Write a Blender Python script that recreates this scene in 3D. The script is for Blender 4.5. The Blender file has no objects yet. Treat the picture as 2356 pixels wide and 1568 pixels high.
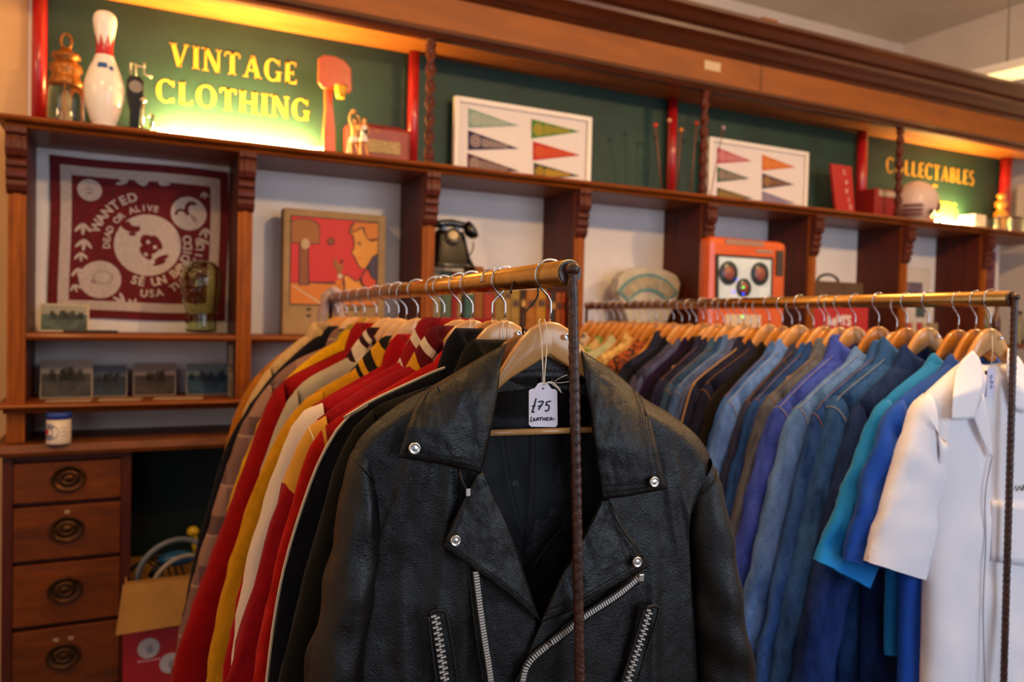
import bpy, math, random
from mathutils import Vector, Matrix, noise
random.seed(7)
S = bpy.context.scene
COL = S.collection
PI = math.pi
# ---------------------------------------------------------------- camera
CZ = 1.55
FPX, PCX, PCY = 1800.0, 1178.0, 784.0
def cam_axes(yaw, pitch, roll):
    f = Vector((math.sin(yaw)*math.cos(pitch), math.cos(yaw)*math.cos(pitch), math.sin(pitch)))
    r = Vector((math.cos(yaw), -math.sin(yaw), 0)); d = f.cross(r)
    return r*math.cos(roll)+d*math.sin(roll), d*math.cos(roll)-r*math.sin(roll), f
CR, CD, CF = cam_axes(math.radians(26.03), math.radians(-1.436), math.radians(-1.311))
CAMP = Vector((0, 0, CZ))
cd = bpy.data.cameras.new('camera'); cam = bpy.data.objects.new('camera', cd); COL.objects.link(cam)
cd.sensor_width = 36; cd.lens = FPX/2356*36; cd.clip_start = .05
up = -CD
cam.matrix_world = Matrix(((CR.x, up.x, -CF.x, 0), (CR.y, up.y, -CF.y, 0), (CR.z, up.z, -CF.z, CZ), (0, 0, 0, 1)))
cd.dof.use_dof = True; cd.dof.focus_distance = 1.02; cd.dof.aperture_fstop = 4.2
S.camera = cam
S.view_settings.view_transform = 'Standard'; S.view_settings.look = 'None'
S.view_settings.exposure = -.17; S.view_settings.gamma = 1; S.view_settings.use_curve_mapping = False
# ---------------------------------------------------------------- world and large lights
w = bpy.data.worlds.new('world'); S.world = w; w.use_nodes = True
bg = w.node_tree.nodes['Background']; bg.inputs[0].default_value = (.55, .62, .8, 1); bg.inputs[1].default_value = .22
def area(name, loc, target, sx, sy, power, col):
    l = bpy.data.lights.new(name, 'AREA'); l.shape = 'RECTANGLE'; l.size = sx; l.size_y = sy; l.energy = power; l.color = col
    o = bpy.data.objects.new(name, l); COL.objects.link(o); o.location = loc
    o.rotation_euler = (Vector(target)-Vector(loc)).to_track_quat('-Z', 'Y').to_euler(); return o
def point(name, loc, power, col, r=.06):
    l = bpy.data.lights.new(name, 'POINT'); l.energy = power; l.color = col; l.shadow_soft_size = r
    o = bpy.data.objects.new(name, l); COL.objects.link(o); o.location = loc; return o
area('shop_window_daylight', (2.6, -2.4, 1.9), (2.0, 1.6, 1.2), 3.0, 2.0, 85, (.72, .84, 1))
area('shop_door_daylight', (-1.2, -2.2, 1.9), (.6, 2.0, 1.2), 1.4, 2.0, 18, (.8, .88, 1))
point('ceiling_bulb_light', (-.35, 1.65, 3.0), 36, (1, .60, .25), .07)
point('ceiling_bulb_light', (1.55, .95, 2.95), 105, (1, .60, .26), .07)
point('ceiling_bulb_light', (3.6, 1.0, 2.95), 95, (1, .61, .28), .07)
point('ceiling_bulb_light', (-1.15, 2.3, 2.55), 13, (1, .60, .26), .06)

# ---------------------------------------------------------------- layout helpers: a pixel of the photo on a real plane
def ray(px, py): return CR*((px-PCX)/FPX)+CD*((py-PCY)/FPX)+CF
def at(px, py, Y):
    r = ray(px, py); return CAMP+r*(Y/r.y)
def onz(px, py, Z):
    r = ray(px, py); return CAMP+r*((Z-CZ)/r.z)
YF, YB = 3.061, 3.361

# ---------------------------------------------------------------- materials
def lin(c):
    if isinstance(c, str):
        c = [int(c[i:i+2], 16)/255 for i in (0, 2, 4)]
        c = [x/12.92 if x <= .04045 else ((x+.055)/1.055)**2.4 for x in c]
    return (c[0], c[1], c[2], 1)
MATS = {}
def mat(name, c1, c2=None, scale=6, stretch=(1, 1, 1), rough=.6, metal=0, bump=0, bscale=60, sheen=0, coat=0, detail=4, contrast=.5, trans=0, ior=1.45, bstretch=None, spec=.5):
    if name in MATS: return MATS[name]
    m = bpy.data.materials.new(name); m.use_nodes = True; nt = m.node_tree; N = nt.nodes; L = nt.links
    b = N['Principled BSDF']
    b.inputs['Base Color'].default_value = lin(c1); b.inputs['Roughness'].default_value = rough; b.inputs['Metallic'].default_value = metal
    b.inputs['Specular IOR Level'].default_value = spec
    if sheen: b.inputs['Sheen Weight'].default_value = sheen; b.inputs['Sheen Roughness'].default_value = .5
    if coat: b.inputs['Coat Weight'].default_value = coat; b.inputs['Coat Roughness'].default_value = .15
    if trans: b.inputs['Transmission Weight'].default_value = trans; b.inputs['IOR'].default_value = ior
    tc = N.new('ShaderNodeTexCoord')
    if c2 is not None:
        mp = N.new('ShaderNodeMapping'); mp.inputs['Scale'].default_value = stretch; L.new(tc.outputs['Object'], mp.inputs['Vector'])
        n = N.new('ShaderNodeTexNoise'); n.inputs['Scale'].default_value = scale; n.inputs['Detail'].default_value = detail; n.inputs['Roughness'].default_value = .65
        L.new(mp.outputs[0], n.inputs['Vector'])
        r = N.new('ShaderNodeValToRGB'); r.color_ramp.elements[0].position = .5-contrast/2*.6; r.color_ramp.elements[1].position = .5+contrast/2*.6
        r.color_ramp.elements[0].color = lin(c1); r.color_ramp.elements[1].color = lin(c2)
        L.new(n.outputs[0], r.inputs[0]); L.new(r.outputs[0], b.inputs['Base Color'])
    if bump:
        n2 = N.new('ShaderNodeTexNoise'); n2.inputs['Scale'].default_value = bscale; n2.inputs['Detail'].default_value = 3
        mp2 = N.new('ShaderNodeMapping'); mp2.inputs['Scale'].default_value = bstretch or (1, 1, 1)
        L.new(tc.outputs['Object'], mp2.inputs['Vector']); L.new(mp2.outputs[0], n2.inputs['Vector'])
        bp = N.new('ShaderNodeBump'); bp.inputs['Strength'].default_value = bump; bp.inputs['Distance'].default_value = .004
        L.new(n2.outputs[0], bp.inputs['Height']); L.new(bp.outputs[0], b.inputs['Normal'])
    MATS[name] = m; return m
def emit(name, c, s):
    m = bpy.data.materials.new(name); m.use_nodes = True; b = m.node_tree.nodes['Principled BSDF']
    b.inputs['Base Color'].default_value = lin(c); b.inputs['Emission Color'].default_value = lin(c); b.inputs['Emission Strength'].default_value = s
    MATS[name] = m; return m
def C(c, rough=.6, **k): return mat('paint_%s_%d' % (c, int(rough*100)), c, rough=rough, **k)
M_plaster = mat('plaster', 'eee6e2', 'e4dcda', 3, rough=.9, bump=.25, bscale=25)
M_ceil = mat('ceiling_plaster', 'dacfc2', 'd0c4b6', 2, rough=.95, bump=.15, bscale=18)
M_wallfar = mat('far_wall_paint', 'e0d6d2', 'd6ccc8', 2, rough=.95, bump=.15, bscale=18)
M_wood = mat('varnished_wood', '8c4400', '602800', 5, (1, 8, 8), rough=.45, coat=.12, spec=.35, bump=.1, bscale=30, bstretch=(1, 10, 10), contrast=.8)
M_woodv = mat('varnished_wood_upright', 'a05400', '703400', 5, (9, 9, 1), rough=.6, coat=0, spec=.25, contrast=.8)
M_woodd = mat('dark_red_wood', '5c200c', '3c1206', 4, (5, 5, .8), rough=.5, coat=.05, spec=.3, contrast=.8)
M_frieze = mat('frieze_wood', '8e4c00', '703800', 2.5, (1, 5, 5), rough=.6, coat=.0, contrast=.9)
M_crown = mat('crown_wood', '4e2006', '361404', 3, (1, 6, 6), rough=.38, coat=.3, contrast=.8)
M_soffit = mat('soffit_wood', 'b06a2a', '7e3f14', 3, (1, 6, 6), rough=.45, coat=.15, contrast=.9)
M_green = mat('dark_green_board', '143a2e', '0e2c24', 3, rough=.62, bump=.25, bscale=12, detail=8)
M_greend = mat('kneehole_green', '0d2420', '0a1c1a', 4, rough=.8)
M_oak = mat('old_drawer_wood', '864000', '3e1a00', 5, (1, 1, 4), rough=.5, coat=.05, spec=.3, contrast=.9, detail=9, bump=.15, bscale=20)
M_desk = mat('desk_top_wood', '8a4a10', '4c2306', 6, (1, 5, 5), rough=.5, contrast=.9, detail=9)
M_red = mat('red_gloss_paint', 'a3141c', 'b01a20', 3, rough=.3, coat=.4)
M_brass = mat('worn_brass', 'd0a060', 'a07238', 14, (1, 1, 1), rough=.30, metal=1, contrast=.9, detail=8, bump=.06, bscale=40)
M_rebar = mat('brown_painted_rebar', '4a2517', '2e150e', 40, rough=.42, coat=.3, bump=.5, bscale=140)
M_chrome = mat('chrome_wire', 'c9c9cc', rough=.14, metal=1)
M_darkwire = mat('bronze_wire', '4a3a30', rough=.28, metal=1)
M_black = mat('black_enamel', '0c0b0a', rough=.25, coat=.5)
M_glass = mat('clear_glass', 'f4f6ee', rough=.03, trans=1)
M_gglass = mat('green_glass', 'dfe6c2', rough=.04, trans=1, ior=1.36)
M_gold = mat('gold_leaf_paint', 'e8b032', 'd99a24', 12, rough=.45)
M_white = mat('white_paint', 'e4ddd8', rough=.5)
M_floor = mat('floor_boards', '5a3a22', '3a2415', 4, (8, 1, 1), rough=.5, contrast=.8)

# ---------------------------------------------------------------- mesh helper
class MB:
    def __init__(s): s.v = []; s.f = []; s.m = []; s.sm = []
    def add(s, vs, fs, mi=0, smooth=True):
        o = len(s.v); s.v += [Vector(v) for v in vs]
        for f in fs: s.f.append([i+o for i in f]); s.m.append(mi); s.sm.append(smooth)
        return s
    def box(s, x0, x1, y0, y1, z0, z1, mi=0):
        vs = [(x, y, z) for z in (z0, z1) for y in (y0, y1) for x in (x0, x1)]
        return s.add(vs, [(0, 2, 3, 1), (4, 5, 7, 6), (0, 1, 5, 4), (2, 6, 7, 3), (0, 4, 6, 2), (1, 3, 7, 5)], mi, False)
    def grid(s, g, mi=0, closeu=False, closev=False, smooth=True, flip=False):
        n, m = len(g), len(g[0]); o = len(s.v)
        for r in g: s.v += [Vector(p) for p in r]
        for i in range(n if closeu else n-1):
            for j in range(m if closev else m-1):
                a = o+i*m+j; b = o+i*m+(j+1) % m; i2 = (i+1) % n; c = o+i2*m+(j+1) % m; d = o+i2*m+j
                s.f.append([a, d, c, b] if flip else [a, b, c, d]); s.m.append(mi(i, j) if callable(mi) else mi); s.sm.append(smooth)
        return s
    def cap(s, ring, mi=0, smooth=False):
        return s.add(ring, [list(range(len(ring)))], mi, smooth)
    def lathe(s, prof, c=(0, 0, 0), n=24, mi=0, axis='z', sx=1, sy=1, smooth=True, a0=0):
        g = []
        for r, h in prof:
            row = []
            for k in range(n):
                a = a0+2*PI*k/n; x, y = r*math.cos(a)*sx, r*math.sin(a)*sy
                p = (x, y, h) if axis == 'z' else ((x, h, y) if axis == 'y' else (h, x, y))
                row.append((p[0]+c[0], p[1]+c[1], p[2]+c[2]))
            g.append(row)
        s.grid(g, mi, closev=True, smooth=smooth)
        if prof[0][0] > 1e-5: s.cap(g[0], mi(0, 0) if callable(mi) else mi)
        if prof[-1][0] > 1e-5: s.cap(g[-1], mi(len(prof)-2, 0) if callable(mi) else mi)
        return s
    def tube(s, pts, r, n=8, mi=0, caps=True, closed=False):
        pts = [Vector(p) for p in pts]; g = []; prev = None
        for i, p in enumerate(pts):
            if closed: t = pts[(i+1) % len(pts)]-pts[i-1]
            else: t = pts[min(i+1, len(pts)-1)]-pts[max(i-1, 0)]
            t.normalize()
            if prev is None:
                a = Vector((0, 0, 1)) if abs(t.z) < .9 else Vector((1, 0, 0)); nx = t.cross(a).normalized()
            else:
                nx = (prev-t*prev.dot(t)).normalized()
            prev = nx; ny = t.cross(nx); rr = r[i] if isinstance(r, (list, tuple)) else r
            g.append([p+nx*rr*math.cos(2*PI*k/n)+ny*rr*math.sin(2*PI*k/n) for k in range(n)])
        s.grid(g, mi, closeu=closed, closev=True)
        if caps and not closed: s.cap(g[0], mi); s.cap(g[-1], mi)
        return s
    def prism(s, poly, y0, y1, mi=0, plane='xz', smooth=False):
        f = (lambda p, d: (p[0], d, p[1])) if plane == 'xz' else ((lambda p, d: (d, p[0], p[1])) if plane == 'yz' else (lambda p, d: (p[0], p[1], d)))
        a = [f(p, y0) for p in poly]; b = [f(p, y1) for p in poly]; n = len(poly)
        s.add(a, [list(range(n))], mi, False); s.add(b, [list(range(n))[::-1]], mi, False)
        s.add(a+b, [(i, (i+1) % n, n+(i+1) % n, n+i) for i in range(n)], mi, smooth); return s
    def sphere(s, c, r, mi=0, n=16, sx=1, sy=1, sz=1):
        g = []
        for i in range(n//2+1):
            t = PI*i/(n//2)
            g.append([(c[0]+r*sx*math.sin(t)*math.cos(2*PI*k/n), c[1]+r*sy*math.sin(t)*math.sin(2*PI*k/n), c[2]+r*sz*math.cos(t)) for k in range(n)])
        return s.grid(g, mi, closev=True)
    def xf(s, M, a=0):
        for i in range(a, len(s.v)): s.v[i] = M @ s.v[i]
        return s
    def build(s, name, mats, parent=None, loc=None, bevel=0, sub=0, world=True, base=False):
        if not isinstance(mats, (list, tuple)): mats = [mats]
        me = bpy.data.meshes.new(name); vs = s.v
        if loc is None and parent is None:
            if vs:
                lo = [min(v[k] for v in vs) for k in range(3)]; hi = [max(v[k] for v in vs) for k in range(3)]
                loc = Vector(((lo[0]+hi[0])/2, (lo[1]+hi[1])/2, lo[2]))
            else: loc = Vector()
        if parent is not None:
            pm = ABS[parent.name]
            inv = pm.inverted() if world else Matrix()
            vs = [inv @ v for v in vs]; o_abs = pm
        else:
            vs = [v-Vector(loc) for v in vs]; o_abs = Matrix.Translation(loc)
        me.from_pydata([tuple(v) for v in vs], [], s.f)
        for m in mats: me.materials.append(m)
        me.polygons.foreach_set('material_index', s.m); me.polygons.foreach_set('use_smooth', s.sm)
        me.update()
        import bmesh
        bm = bmesh.new(); bm.from_mesh(me); bmesh.ops.remove_doubles(bm, verts=bm.verts, dist=1e-6)
        bmesh.ops.recalc_face_normals(bm, faces=bm.faces); bm.to_mesh(me); bm.free()
        o = bpy.data.objects.new(name, me); COL.objects.link(o)
        if parent is not None: o.parent = parent
        else: o.location = loc
        ABS[o.name] = o_abs.copy()
        if bevel:
            b = o.modifiers.new('bevel', 'BEVEL'); b.width = bevel; b.segments = 2; b.limit_method = 'ANGLE'; b.angle_limit = .6
        if sub: b = o.modifiers.new('sub', 'SUBSURF'); b.levels = sub; b.render_levels = sub
        return o
ABS = {}
def thing(name, label, cat, loc=(0, 0, 0), rz=0, group=None):
    o = bpy.data.objects.new(name, None); COL.objects.link(o); o.location = loc; o.rotation_euler = (0, 0, rz); o.empty_display_size = .05
    o['label'] = label; o['category'] = cat
    if group: o['group'] = group
    ABS[o.name] = Matrix.Translation(loc) @ Matrix.Rotation(rz, 4, 'Z'); return o
def tag(o, label, cat, group=None, kind=None):
    o['label'] = label; o['category'] = cat
    if group: o['group'] = group
    if kind: o['kind'] = kind
    return o
def struct(o): o['kind'] = 'structure'; return o
def lab(o, l): o['label'] = l; return o
# flat text from the built-in font
_tc = {}
def glyphs(body, size=1, bold=.0, sp=1.0):
    k = (body, bold, sp)
    if k not in _tc:
        cu = bpy.data.curves.new('t', 'FONT'); cu.body = body; cu.size = 1; cu.offset = bold; cu.align_x = 'CENTER'; cu.align_y = 'CENTER'; cu.resolution_u = 3; cu.space_character = sp
        ob = bpy.data.objects.new('t', cu); COL.objects.link(ob)
        dg = bpy.context.evaluated_depsgraph_get(); me = bpy.data.meshes.new_from_object(ob.evaluated_get(dg))
        _tc[k] = ([tuple(v.co) for v in me.vertices], [tuple(p.vertices) for p in me.polygons])
        bpy.data.objects.remove(ob); bpy.data.curves.remove(cu); bpy.data.meshes.remove(me)
    v, f = _tc[k]; return [(x*size, y*size) for x, y, _ in v], f
def put_text(mb, body, o, ex, ez, size, mi=0, bold=.0, sp=1.0, wx=1.0):
    """text in the plane spanned by unit vectors ex (reading) and ez (up)"""
    v, f = glyphs(body, size, bold, sp); mb.add([Vector(o)+ex*(x*wx)+ez*y for x, y in v], f, mi, False)
# painted roman capitals made of strokes
def serif_word(mb, word, P, h, mi=0, sw=.19, track=.12):
    """P(x,z) gives the 3-D point for a position in letter heights; returns the width"""
    def q(*pts): mb.add([P(*p) for p in pts], [tuple(range(len(pts)))], mi, False)
    x = 0
    def st(x0, z0, x1, z1, wd): q((x+x0-wd/2, z0), (x+x0+wd/2, z0), (x+x1+wd/2, z1), (x+x1-wd/2, z1))
    def sf(cx, z, wd, up=1): q((x+cx-wd/2, z), (x+cx+wd/2, z), (x+cx+wd/2-.03, z+.055*up), (x+cx-wd/2+.03, z+.055*up))
    def bar(x0, x1, z, t=.07): q((x+x0, z-t/2), (x+x1, z-t/2), (x+x1, z+t/2), (x+x0, z+t/2))
    def arc(cx, cz, rx, rz, a0, a1, thick=sw, thin=.07, n=20):
        for i in range(n):
            pp = []
            for a, o in ((a0+(a1-a0)*i/n, 1), (a0+(a1-a0)*(i+1)/n, 1), (a0+(a1-a0)*(i+1)/n, 0), (a0+(a1-a0)*i/n, 0)):
                a = math.radians(a); t = thin+(thick-thin)*abs(math.cos(a))**1.5
                pp.append((x+cx+(rx-(0 if o else t))*math.cos(a), cz+(rz-(0 if o else min(t, .09)))*math.sin(a)))
            q(*pp)
    W = dict(V=.85, I=.34, N=.85, T=.75, A=.85, G=.85, E=.62, C=.8, L=.62, O=.9, H=.85, B=.68, S=.58, F=.6)
    for ch in word:
        wd = W.get(ch, .5)
        if ch == 'V': st(.42, 0, .14, 1, sw); st(.42, 0, .72, 1, .08); sf(.14, .95, .34); sf(.72, .95, .26)
        if ch == 'A': st(.70, 0, .42, 1, sw); st(.12, 0, .42, 1, .08); bar(.22, .6, .33); sf(.12, 0, .26); sf(.70, 0, .34)
        if ch == 'I': st(.17, 0, .17, 1, sw); sf(.17, 0, .34); sf(.17, .95, .34)
        if ch == 'N': st(.14, 0, .14, 1, .08); st(.7, 0, .16, 1, sw); st(.72, 0, .72, 1, .08); sf(.14, 0, .28); sf(.1, .95, .28); sf(.72, .95, .28)
        if ch == 'T': st(.37, 0, .37, 1, sw); bar(.02, .72, .96, .08); sf(.37, 0, .36); st(.04, .78, .04, 1, .05); st(.7, .78, .7, 1, .05)
        if ch == 'H': st(.15, 0, .15, 1, sw); st(.68, 0, .68, 1, sw); bar(.15, .68, .5); [sf(a, z, .32) for a in (.15, .68) for z in (0, .945)]
        if ch == 'L': st(.16, 0, .16, 1, sw); bar(.1, .56, .04, .08); sf(.16, .945, .32); st(.56, 0, .58, .22, .05)
        if ch == 'E': st(.16, 0, .16, 1, sw); bar(.05, .54, .04, .08); bar(.05, .54, .96, .08); bar(.16, .42, .5); st(.56, 0, .58, .2, .05); st(.54, .8, .54, 1, .05); st(.43, .4, .43, .6, .05)
        if ch == 'F': st(.16, 0, .16, 1, sw); bar(.05, .54, .96, .08); bar(.16, .42, .5); st(.54, .8, .54, 1, .05); sf(.16, 0, .32)
        if ch == 'C': arc(.42, .5, .40, .52, 45, 315); st(.72, .72, .72, .98, .05); st(.72, .02, .72, .22, .04)
        if ch == 'G': arc(.42, .5, .40, .52, 45, 320); st(.72, .72, .72, .98, .05); st(.70, .02, .70, .42, .15); sf(.70, .40, .3)
        if ch == 'O': arc(.45, .5, .43, .52, 0, 360, n=28)
        if ch == 'B': st(.16, 0, .16, 1, sw); arc(.34, .74, .27, .26, -90, 90, .16); arc(.36, .26, .31, .27, -90, 90, .18); bar(.05, .36, .965); bar(.05, .38, .035); bar(.16, .36, .5)
        if ch == 'S': arc(.29, .73, .25, .28, 30, 270, .15); arc(.29, .26, .27, .28, -150, 90, .15)
        if ch == '&': arc(.22, .74, .19, .25, 20, 270, .14); arc(.22, .26, .24, .27, 90, 340, .16)
        x += wd+track
    return x-track
# ================================================================ the room
XL, XR, YN, YFAR, ZC = -2.2, 5.6, -2.6, 4.375, 3.86
struct(MB().box(XL, XR, YN, YFAR, -.1, 0).build('floor', M_floor))
struct(MB().box(XL, XR, YN, YFAR, ZC, ZC+.1).build('ceiling', M_ceil))
struct(MB().box(XL, -.345, YB-.004, YB+.14, 0, ZC).build('wall_back_left', mat('back_left_plaster', 'd4a878', 'c89c6c', 3, rough=.9, bump=.3, bscale=22)))  # left stretch of the back wall, coloured a deeper tan than the rest
struct(MB().box(-.345, 5.33, YB, YB+.14, 0, 2.745).build('wall_back', M_plaster))
struct(MB().box(-.42, XR, YFAR, YFAR+.1, 0, ZC).build('wall_far', M_wallfar))
struct(MB().box(-.56, -.42, YB+.14, YFAR+.1, 0, ZC).build('wall_passage', M_wallfar))
struct(MB().box(XR, XR+.1, YN, YFAR+.1, 0, ZC).build('wall_right', M_wallfar))
struct(MB().box(XL-.1, XL, YN, YB+.14, 0, ZC).build('wall_left', M_plaster))
# ceiling beam seen above the cornice
p = at(1500, 0, 3.95)
struct(MB().box(p.x-.9, p.x-.02, YB+.1, YFAR, ZC-.42, ZC).build('trim_1', M_ceil, bevel=.01))
# fluorescent batten on the far right
a = onz(2235, 200, 3.05); b = onz(2420, 158, 3.05)
d = (b-a).normalized(); nrm = Vector((-d.y, d.x, 0))
t = thing('strip_light', 'lit white fluorescent strip light hanging below the ceiling at far right', 'lamp', a)
def barbox(mb, a, b, w, z0, z1, mi=0):
    d = (b-a).normalized(); n = Vector((-d.y, d.x, 0))*w
    vs = [a-n, b-n, b+n, a+n]; vs = [Vector((v.x, v.y, z0)) for v in vs]+[Vector((v.x, v.y, z1)) for v in vs]
    return mb.add(vs, [(0, 1, 2, 3), (7, 6, 5, 4), (0, 4, 5, 1), (1, 5, 6, 2), (2, 6, 7, 3), (3, 7, 4, 0)], mi, False)
e = a+(d*1.3)
barbox(MB(), a, e, .045, 3.09, 3.14).build('housing', M_white, t)
barbox(MB(), a+d*.01, e-d*.01, .04, 3.045, 3.09).build('diffuser', emit('strip_diffuser', 'ffdc9a', 1.6), t)
mb = MB(); [mb.tube([a+d*k+Vector((0, 0, .08)), Vector(((a+d*k).x, (a+d*k).y, ZC))], .004) for k in (.2, 1.1)]; mb.build('suspension_wire', C('6a6258'), t)

# ================================================================ the fitted shelving unit
SH = thing('shelving_unit', 'tall varnished wooden wall shelving with carved brackets and dark green panels', 'shelving', (2.2, YB, 0))
UX = [-.34+.72*k for k in range(9)]
def rounded_board(mb, x0, x1, z0, z1, yf, yb, nose=.012):
    h = (z1-z0)/2; zc = (z0+z1)/2
    prof = [(yb, z0), (yf+nose, z0), (yf+nose*.3, z0+h*.35), (yf, zc), (yf+nose*.3, z1-h*.35), (yf+nose, z1), (yb, z1)]
    return mb.prism(prof, x0, x1, 0, 'yz')
X0, X1 = -.375, 5.42
# top shelf with moulded lip
mb = MB(); rounded_board(mb, X0-.02, X1, 2.165, 2.186, YF-.055, YB); rounded_board(mb, X0, X1, 2.147, 2.167, YF-.028, YB)
mb.build('shelf', M_wood, SH)
rounded_board(MB(), -.32, X1, 1.450, 1.476, YF-.005, YB).build('shelf', M_wood, SH)
mb = MB(); rounded_board(mb, X0-.02, X1, 1.222, 1.240, YF-.05, YB); rounded_board(mb, X0, X1, 1.205, 1.224, YF-.02, YB)
mb.build('shelf', M_wood, SH)
for i, x in enumerate(UX[:8]):
    th = .026
    z0 = 1.108 if i == 0 else 1.24
    mb = MB().box(x-th, x+th, YF+.006, YB, z0, 2.148, 0)
    o = mb.build('upright', M_woodd, SH)
    mb = MB().box(x-th, x+th, YF-.008, YF+.006, z0, 2.148, 0).box(x-th*.45, x+th*.45, YF-.012, YF-.008, z0, 1.95, 0)
    mb.build('upright_edge', M_woodv, o)
    # carved scroll bracket: stacked mouldings
    prof = [(0, 2.148), (-.050, 2.148), (-.052, 2.125), (-.040, 2.118), (-.048, 2.100), (-.050, 2.075), (-.040, 2.052), (-.026, 2.046), (-.034, 2.036), (-.034, 2.022),
            (-.022, 2.014), (-.030, 2.002), (-.030, 1.986), (-.018, 1.976), (-.022, 1.962), (-.014, 1.944), (0, 1.930)]
    mb = MB().prism([(YF-.008+a, z) for a, z in prof], x-.030, x+.030, 0, 'yz')
    mb.prism([(YF-.012+a*1.02, z) for a, z in prof[:7]]+[(YF, 2.05)], x-.012, x+.012, 0, 'yz')
    mb.build('carved_bracket', M_woodd, SH, bevel=.003)
# upper compartment: green boards, soffit, frieze, cornice
seams = [-.29, 1.12, 2.55, 3.97, 5.33]
for k in range(4):
    g = MB().box(seams[k], seams[k+1]-.004, YB-.014, YB-.001, 2.187, 2.722).build('green_panel', M_green, SH)
    if k in (0, 3):
        yq = YB-.0155
        if k == 0:
            lines = [('VINTAGE', at(390, 150, yq), at(683, 192, yq), at(390, 97, yq)), ('CLOTHING', at(358, 232, yq), at(712, 285, yq), at(358, 180, yq))]
        else:
            lines = [('COLLECTABLES', at(2038, 396, yq), at(2241, 424, yq), at(2038, 360, yq)), ('&', at(2142, 452, yq), at(2160, 454, yq), at(2142, 423, yq)), ('GIFTS', at(2125, 486, yq), at(2202, 498, yq), at(2125, 458, yq))]
        for word, pa, pb, pt in lines:
            hh = pt.z-pa.z; tot = serif_word(MB(), word, lambda a, b: (a, 0, b), 1)
            sx = (pb.x-pa.x)/tot
            mb = MB(); serif_word(mb, word, lambda a, b: (pa.x+a*sx, yq, pa.z+b*hh), 1); mb.build('painted_lettering', M_gold, g)
MB().box(-.42, X1, YF+.0, YB, 2.722, 2.74).build('soffit', M_soffit, SH)
MB().box(-.42, X1, YF-.006, YF+.02, 2.70, 2.90).build('frieze', M_frieze, SH)
def molding(prof, name, m):
    MB().prism([(YF-a, z) for a, z in prof], -.5, X1+.02, 0, 'yz').build(name, m, SH)
molding([(-.02, 2.696), (.012, 2.696), (.020, 2.706), (.012, 2.716), (.022, 2.722), (.018, 2.738), (.006, 2.745), (-.02, 2.745)], 'lower_moulding', M_crown)
molding([(-.02, 2.875), (.010, 2.875), (.022, 2.886), (.012, 2.898), (.028, 2.905), (.046, 2.925), (.075, 2.945), (.080, 2.962), (.072, 2.970), (.098, 2.978), (.125, 3.005), (.150, 3.018), (.152, 3.035), (.13, 3.04), (-.30, 3.04), (-.30, 3.02), (-.02, 3.02)], 'cornice', M_crown)
# little repair blocks and the paper label on the frieze
a = at(1758, 84, YF-.08); MB().box(a.x-.05, a.x+.05, YF-.12, YF+.05, 3.04, 3.062).build('wood_block', M_frieze, SH)
a = at(1640, 152, YF-.009); o = MB().box(a.x-.05, a.x+.05, YF-.0085, YF-.006, a.z-.022, a.z+.022).build('paper_label', C('b8a184'), SH); lab(o, 'small faded paper label on the frieze')
a = at(1752, 180, YF-.009); MB().box(a.x-.004, a.x+.004, YF-.0075, YF-.006, 2.745, 2.875).build('frieze_joint', M_crown, SH)
# barley-twist columns
def twist(x):
    g = []; z0, z1 = 2.187, 2.70; n = 12; rows = 150; yc = YF+.012
    for i in range(rows+1):
        t = i/rows; z = z0+(z1-z0)*t; row = []
        e = min(t, 1-t)
        for k in range(n):
            a = 2*PI*k/n
            if e < .07: r = .024 if (e < .02 or .04 < e < .055) else .018
            else: r = .0165+.006*math.sin(2*a-t*2*PI*7.5)
            row.append((x+r*math.cos(a), yc+r*math.sin(a), z))
        g.append(row)
    MB().grid(g, closev=True).build('twisted_column', M_woodd, SH)
for px in (988, 1620, 2072): twist(at(px, 300, YF+.012).x)
# desk top, drawers
CH = thing('drawer_chest', 'old wooden desk counter with a stack of drawers and round recessed pulls', 'drawers', (-.19, YF+.1, 0))
MB().prism([(YF-.045, 1.066), (YF-.052, 1.08), (YF-.045, 1.104), (YB, 1.104), (YB, 1.066)], -.40, X1, 0, "yz").build("desk_top", M_desk, CH)
MB().box(-.375, -.345, YF-.02, YB, 0, 1.066).box(-.022, .008, YF-.02, YB, 0, 1.066).box(-.345, -.022, YF+.01, YB-.002, 0, 1.066).build('carcass', M_woodd, CH)
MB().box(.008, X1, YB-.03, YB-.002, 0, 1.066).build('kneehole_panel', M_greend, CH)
zs = [1.045, .895, .700, .478, .245, .03]
for k in range(5):
    zt, zb = zs[k]-.006, zs[k+1]+.010
    d = MB().box(-.343, -.024, YF-.022, YF+.01, zb, zt).build('drawer', M_oak, CH, bevel=.003)
    zc = (zt+zb)/2+.01; xc = -.183-.004*k
    mb = MB().lathe([(.052, -.022), (.053, -.030), (.048, -.033), (.042, -.026), (.034, -.023), (.030, -.024), (.028, -.029), (.021, -.029), (.018, -.026), (.013, -.026), (.010, -.030), (0, -.031)], (xc, YF, zc), 28, 0, 'y', 1, .85)
    mb.build('round_pull', mat('dark_bronze', '5e3a1c', '3a2210', 30, rough=.42, metal=.8), d)
    for q in ((0,) if k == 1 else (-1, 1)):
        if k in (1, 3): MB().box(xc+q*.022-.008, xc+q*.022+.008, YF-.0228, YF-.0215, zc+.052, zc+.064).build('torn_paper_scrap', C('a78c6a'), d)
MB().box(-.345, -.022, YF-.012, YF+.01, 1.045, 1.066).build('rail', M_woodd, CH)
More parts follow.
